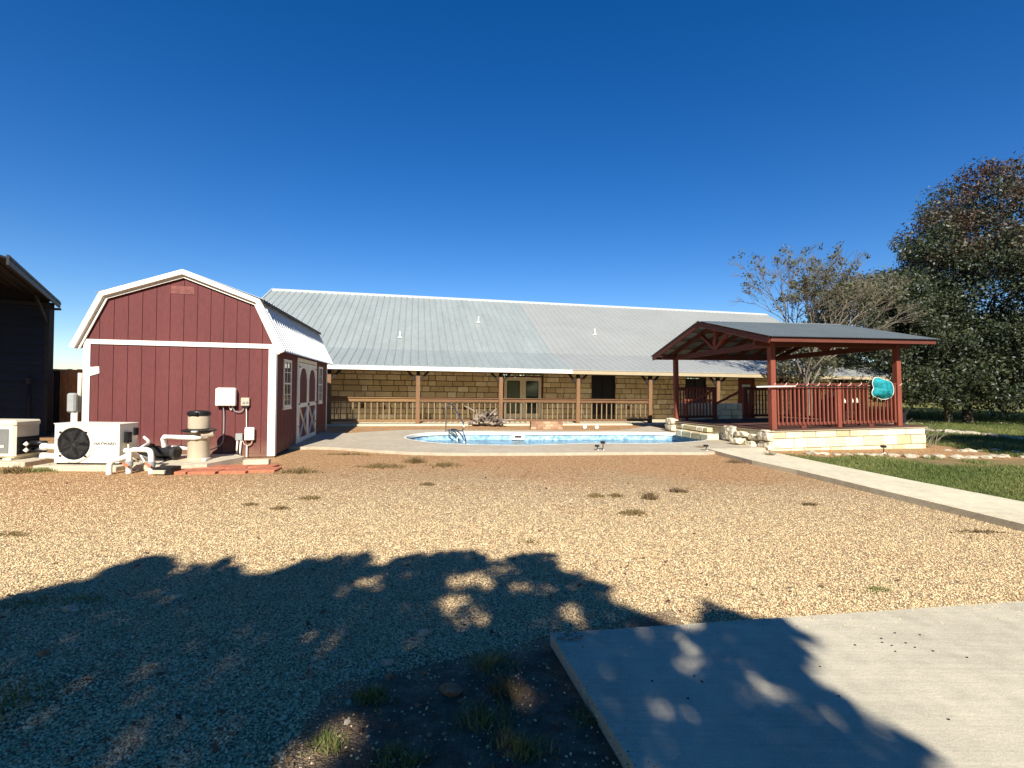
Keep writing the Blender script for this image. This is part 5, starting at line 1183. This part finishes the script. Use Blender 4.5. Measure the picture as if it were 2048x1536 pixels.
# debris on the driveway
rr=random.Random(6)
for (px,py) in [(1763,1277),(1765,1285),(1790,1266),(1840,1270),(1812,1286),(1830,1295),(1866,1302),(1784,1291),(1791,1303),(1934,1315),(1678,1392),(1897,1439),(1304,1362),(1388,1352),(1404,1363),(1376,1397),(1640,1333),(1710,1290)]:
    d=ray(px,py); q=(.077-1.6)/d[2]; o=rockmesh('debris_speck','black',(.007,.005,.004),seed=rr.random()*9,sub=1); o.location=(d[0]*q,d[1]*q,.078); tag(o,'tiny dark speck of debris on the driveway','debris','dark specks on the driveway')
for i in range(34):
    x=.30+rr.random()*.17;y=2.86+rr.random()*.10+(x-.26)*.15; o=rockmesh('grit_lump','rockbrown' if i%2 else 'rock',(.010,.008,.005),seed=rr.random()*9,sub=1); o.location=(x,y,.08); tag(o,'bit of grit piled at the left corner of the driveway','grit','grit at the driveway corner')
# fallen leaves, and gravel kicked onto the concrete
n_=900; y=1.8+rng.random(n_)**1.3*9; x=rng.uniform(-1,1,n_)*y*1.15; ok=~inpoly(x,y,walkp)&(x+.11*y<8)&((rng.random(n_)<.35)|((y<4.5)&(x<2)))&~inpoly(x,y,[(.24,2.99),(3.82,3.54),(12,4.8),(12,-6),(3.4,-9),(.60,1.5)]); x=x[ok];y=y[ok];n_=len(x)
a=rng.uniform(0,2*PI,n_);s_=rng.uniform(.012,.028,n_); u=np.stack([np.cos(a)*s_,np.sin(a)*s_,rng.uniform(-.3,.5,n_)*s_],1); v=np.stack([-np.sin(a)*s_*.5,np.cos(a)*s_*.5,rng.uniform(-.2,.4,n_)*s_],1); c=np.stack([x,y,np.full(n_,.016)],1)
MT['litter']=mat('fallen_leaves',ramp=[(0,C(.05,.03,.018)),(.5,C(.16,.09,.045)),(1,C(.30,.20,.10))],rough=.8)
o=npmesh('leaf_litter',np.stack([c-u,c+v,c+u,c-v],1).reshape(-1,3),np.arange(4*n_).reshape(-1,4),rng.random(n_),'litter'); tag(o,kind='stuff')
def spill(name,A,B_,n_,z,depth,side):
    A=np.array(A);B_=np.array(B_); t=rng.random(n_); d=(B_-A)/np.linalg.norm(B_-A); nr=np.array([-d[1],d[0]])*side; off=(rng.random(n_)**3)*depth
    P_=A+(B_-A)*t[:,None]+nr*off[:,None]; r=rng.uniform(.0025,.007,n_)
    bb=np.array([(1,0,0),(0,1,0),(-1,0,0),(0,-1,0),(0,0,.8)]); V=bb[None]*r[:,None,None]*(1+rng.normal(0,.2,(n_,5,3))); V[:,:,0]+=P_[:,0:1];V[:,:,1]+=P_[:,1:2];V[:,:,2]+=z
    F=(np.array([(0,1,4),(1,2,4),(2,3,4),(3,0,4)])[None]+(np.arange(n_)*5)[:,None,None]).reshape(-1,3); o=npmesh(name,V.reshape(-1,3),F,np.repeat(rng.random(n_),4),'pebble'); tag(o,kind='stuff')
spill('spilled_gravel',(.27,2.97),(3.8,3.515),420,.0755,.22,-1); spill('spilled_gravel',(.27,2.95),(.48,1.9),160,.0755,.14,1); spill('spilled_gravel',(5.6,9.1),(6.0,5.5),300,.0945,.25,1)
sc.cycles.max_bounces=8; sc.cycles.transparent_max_bounces=12
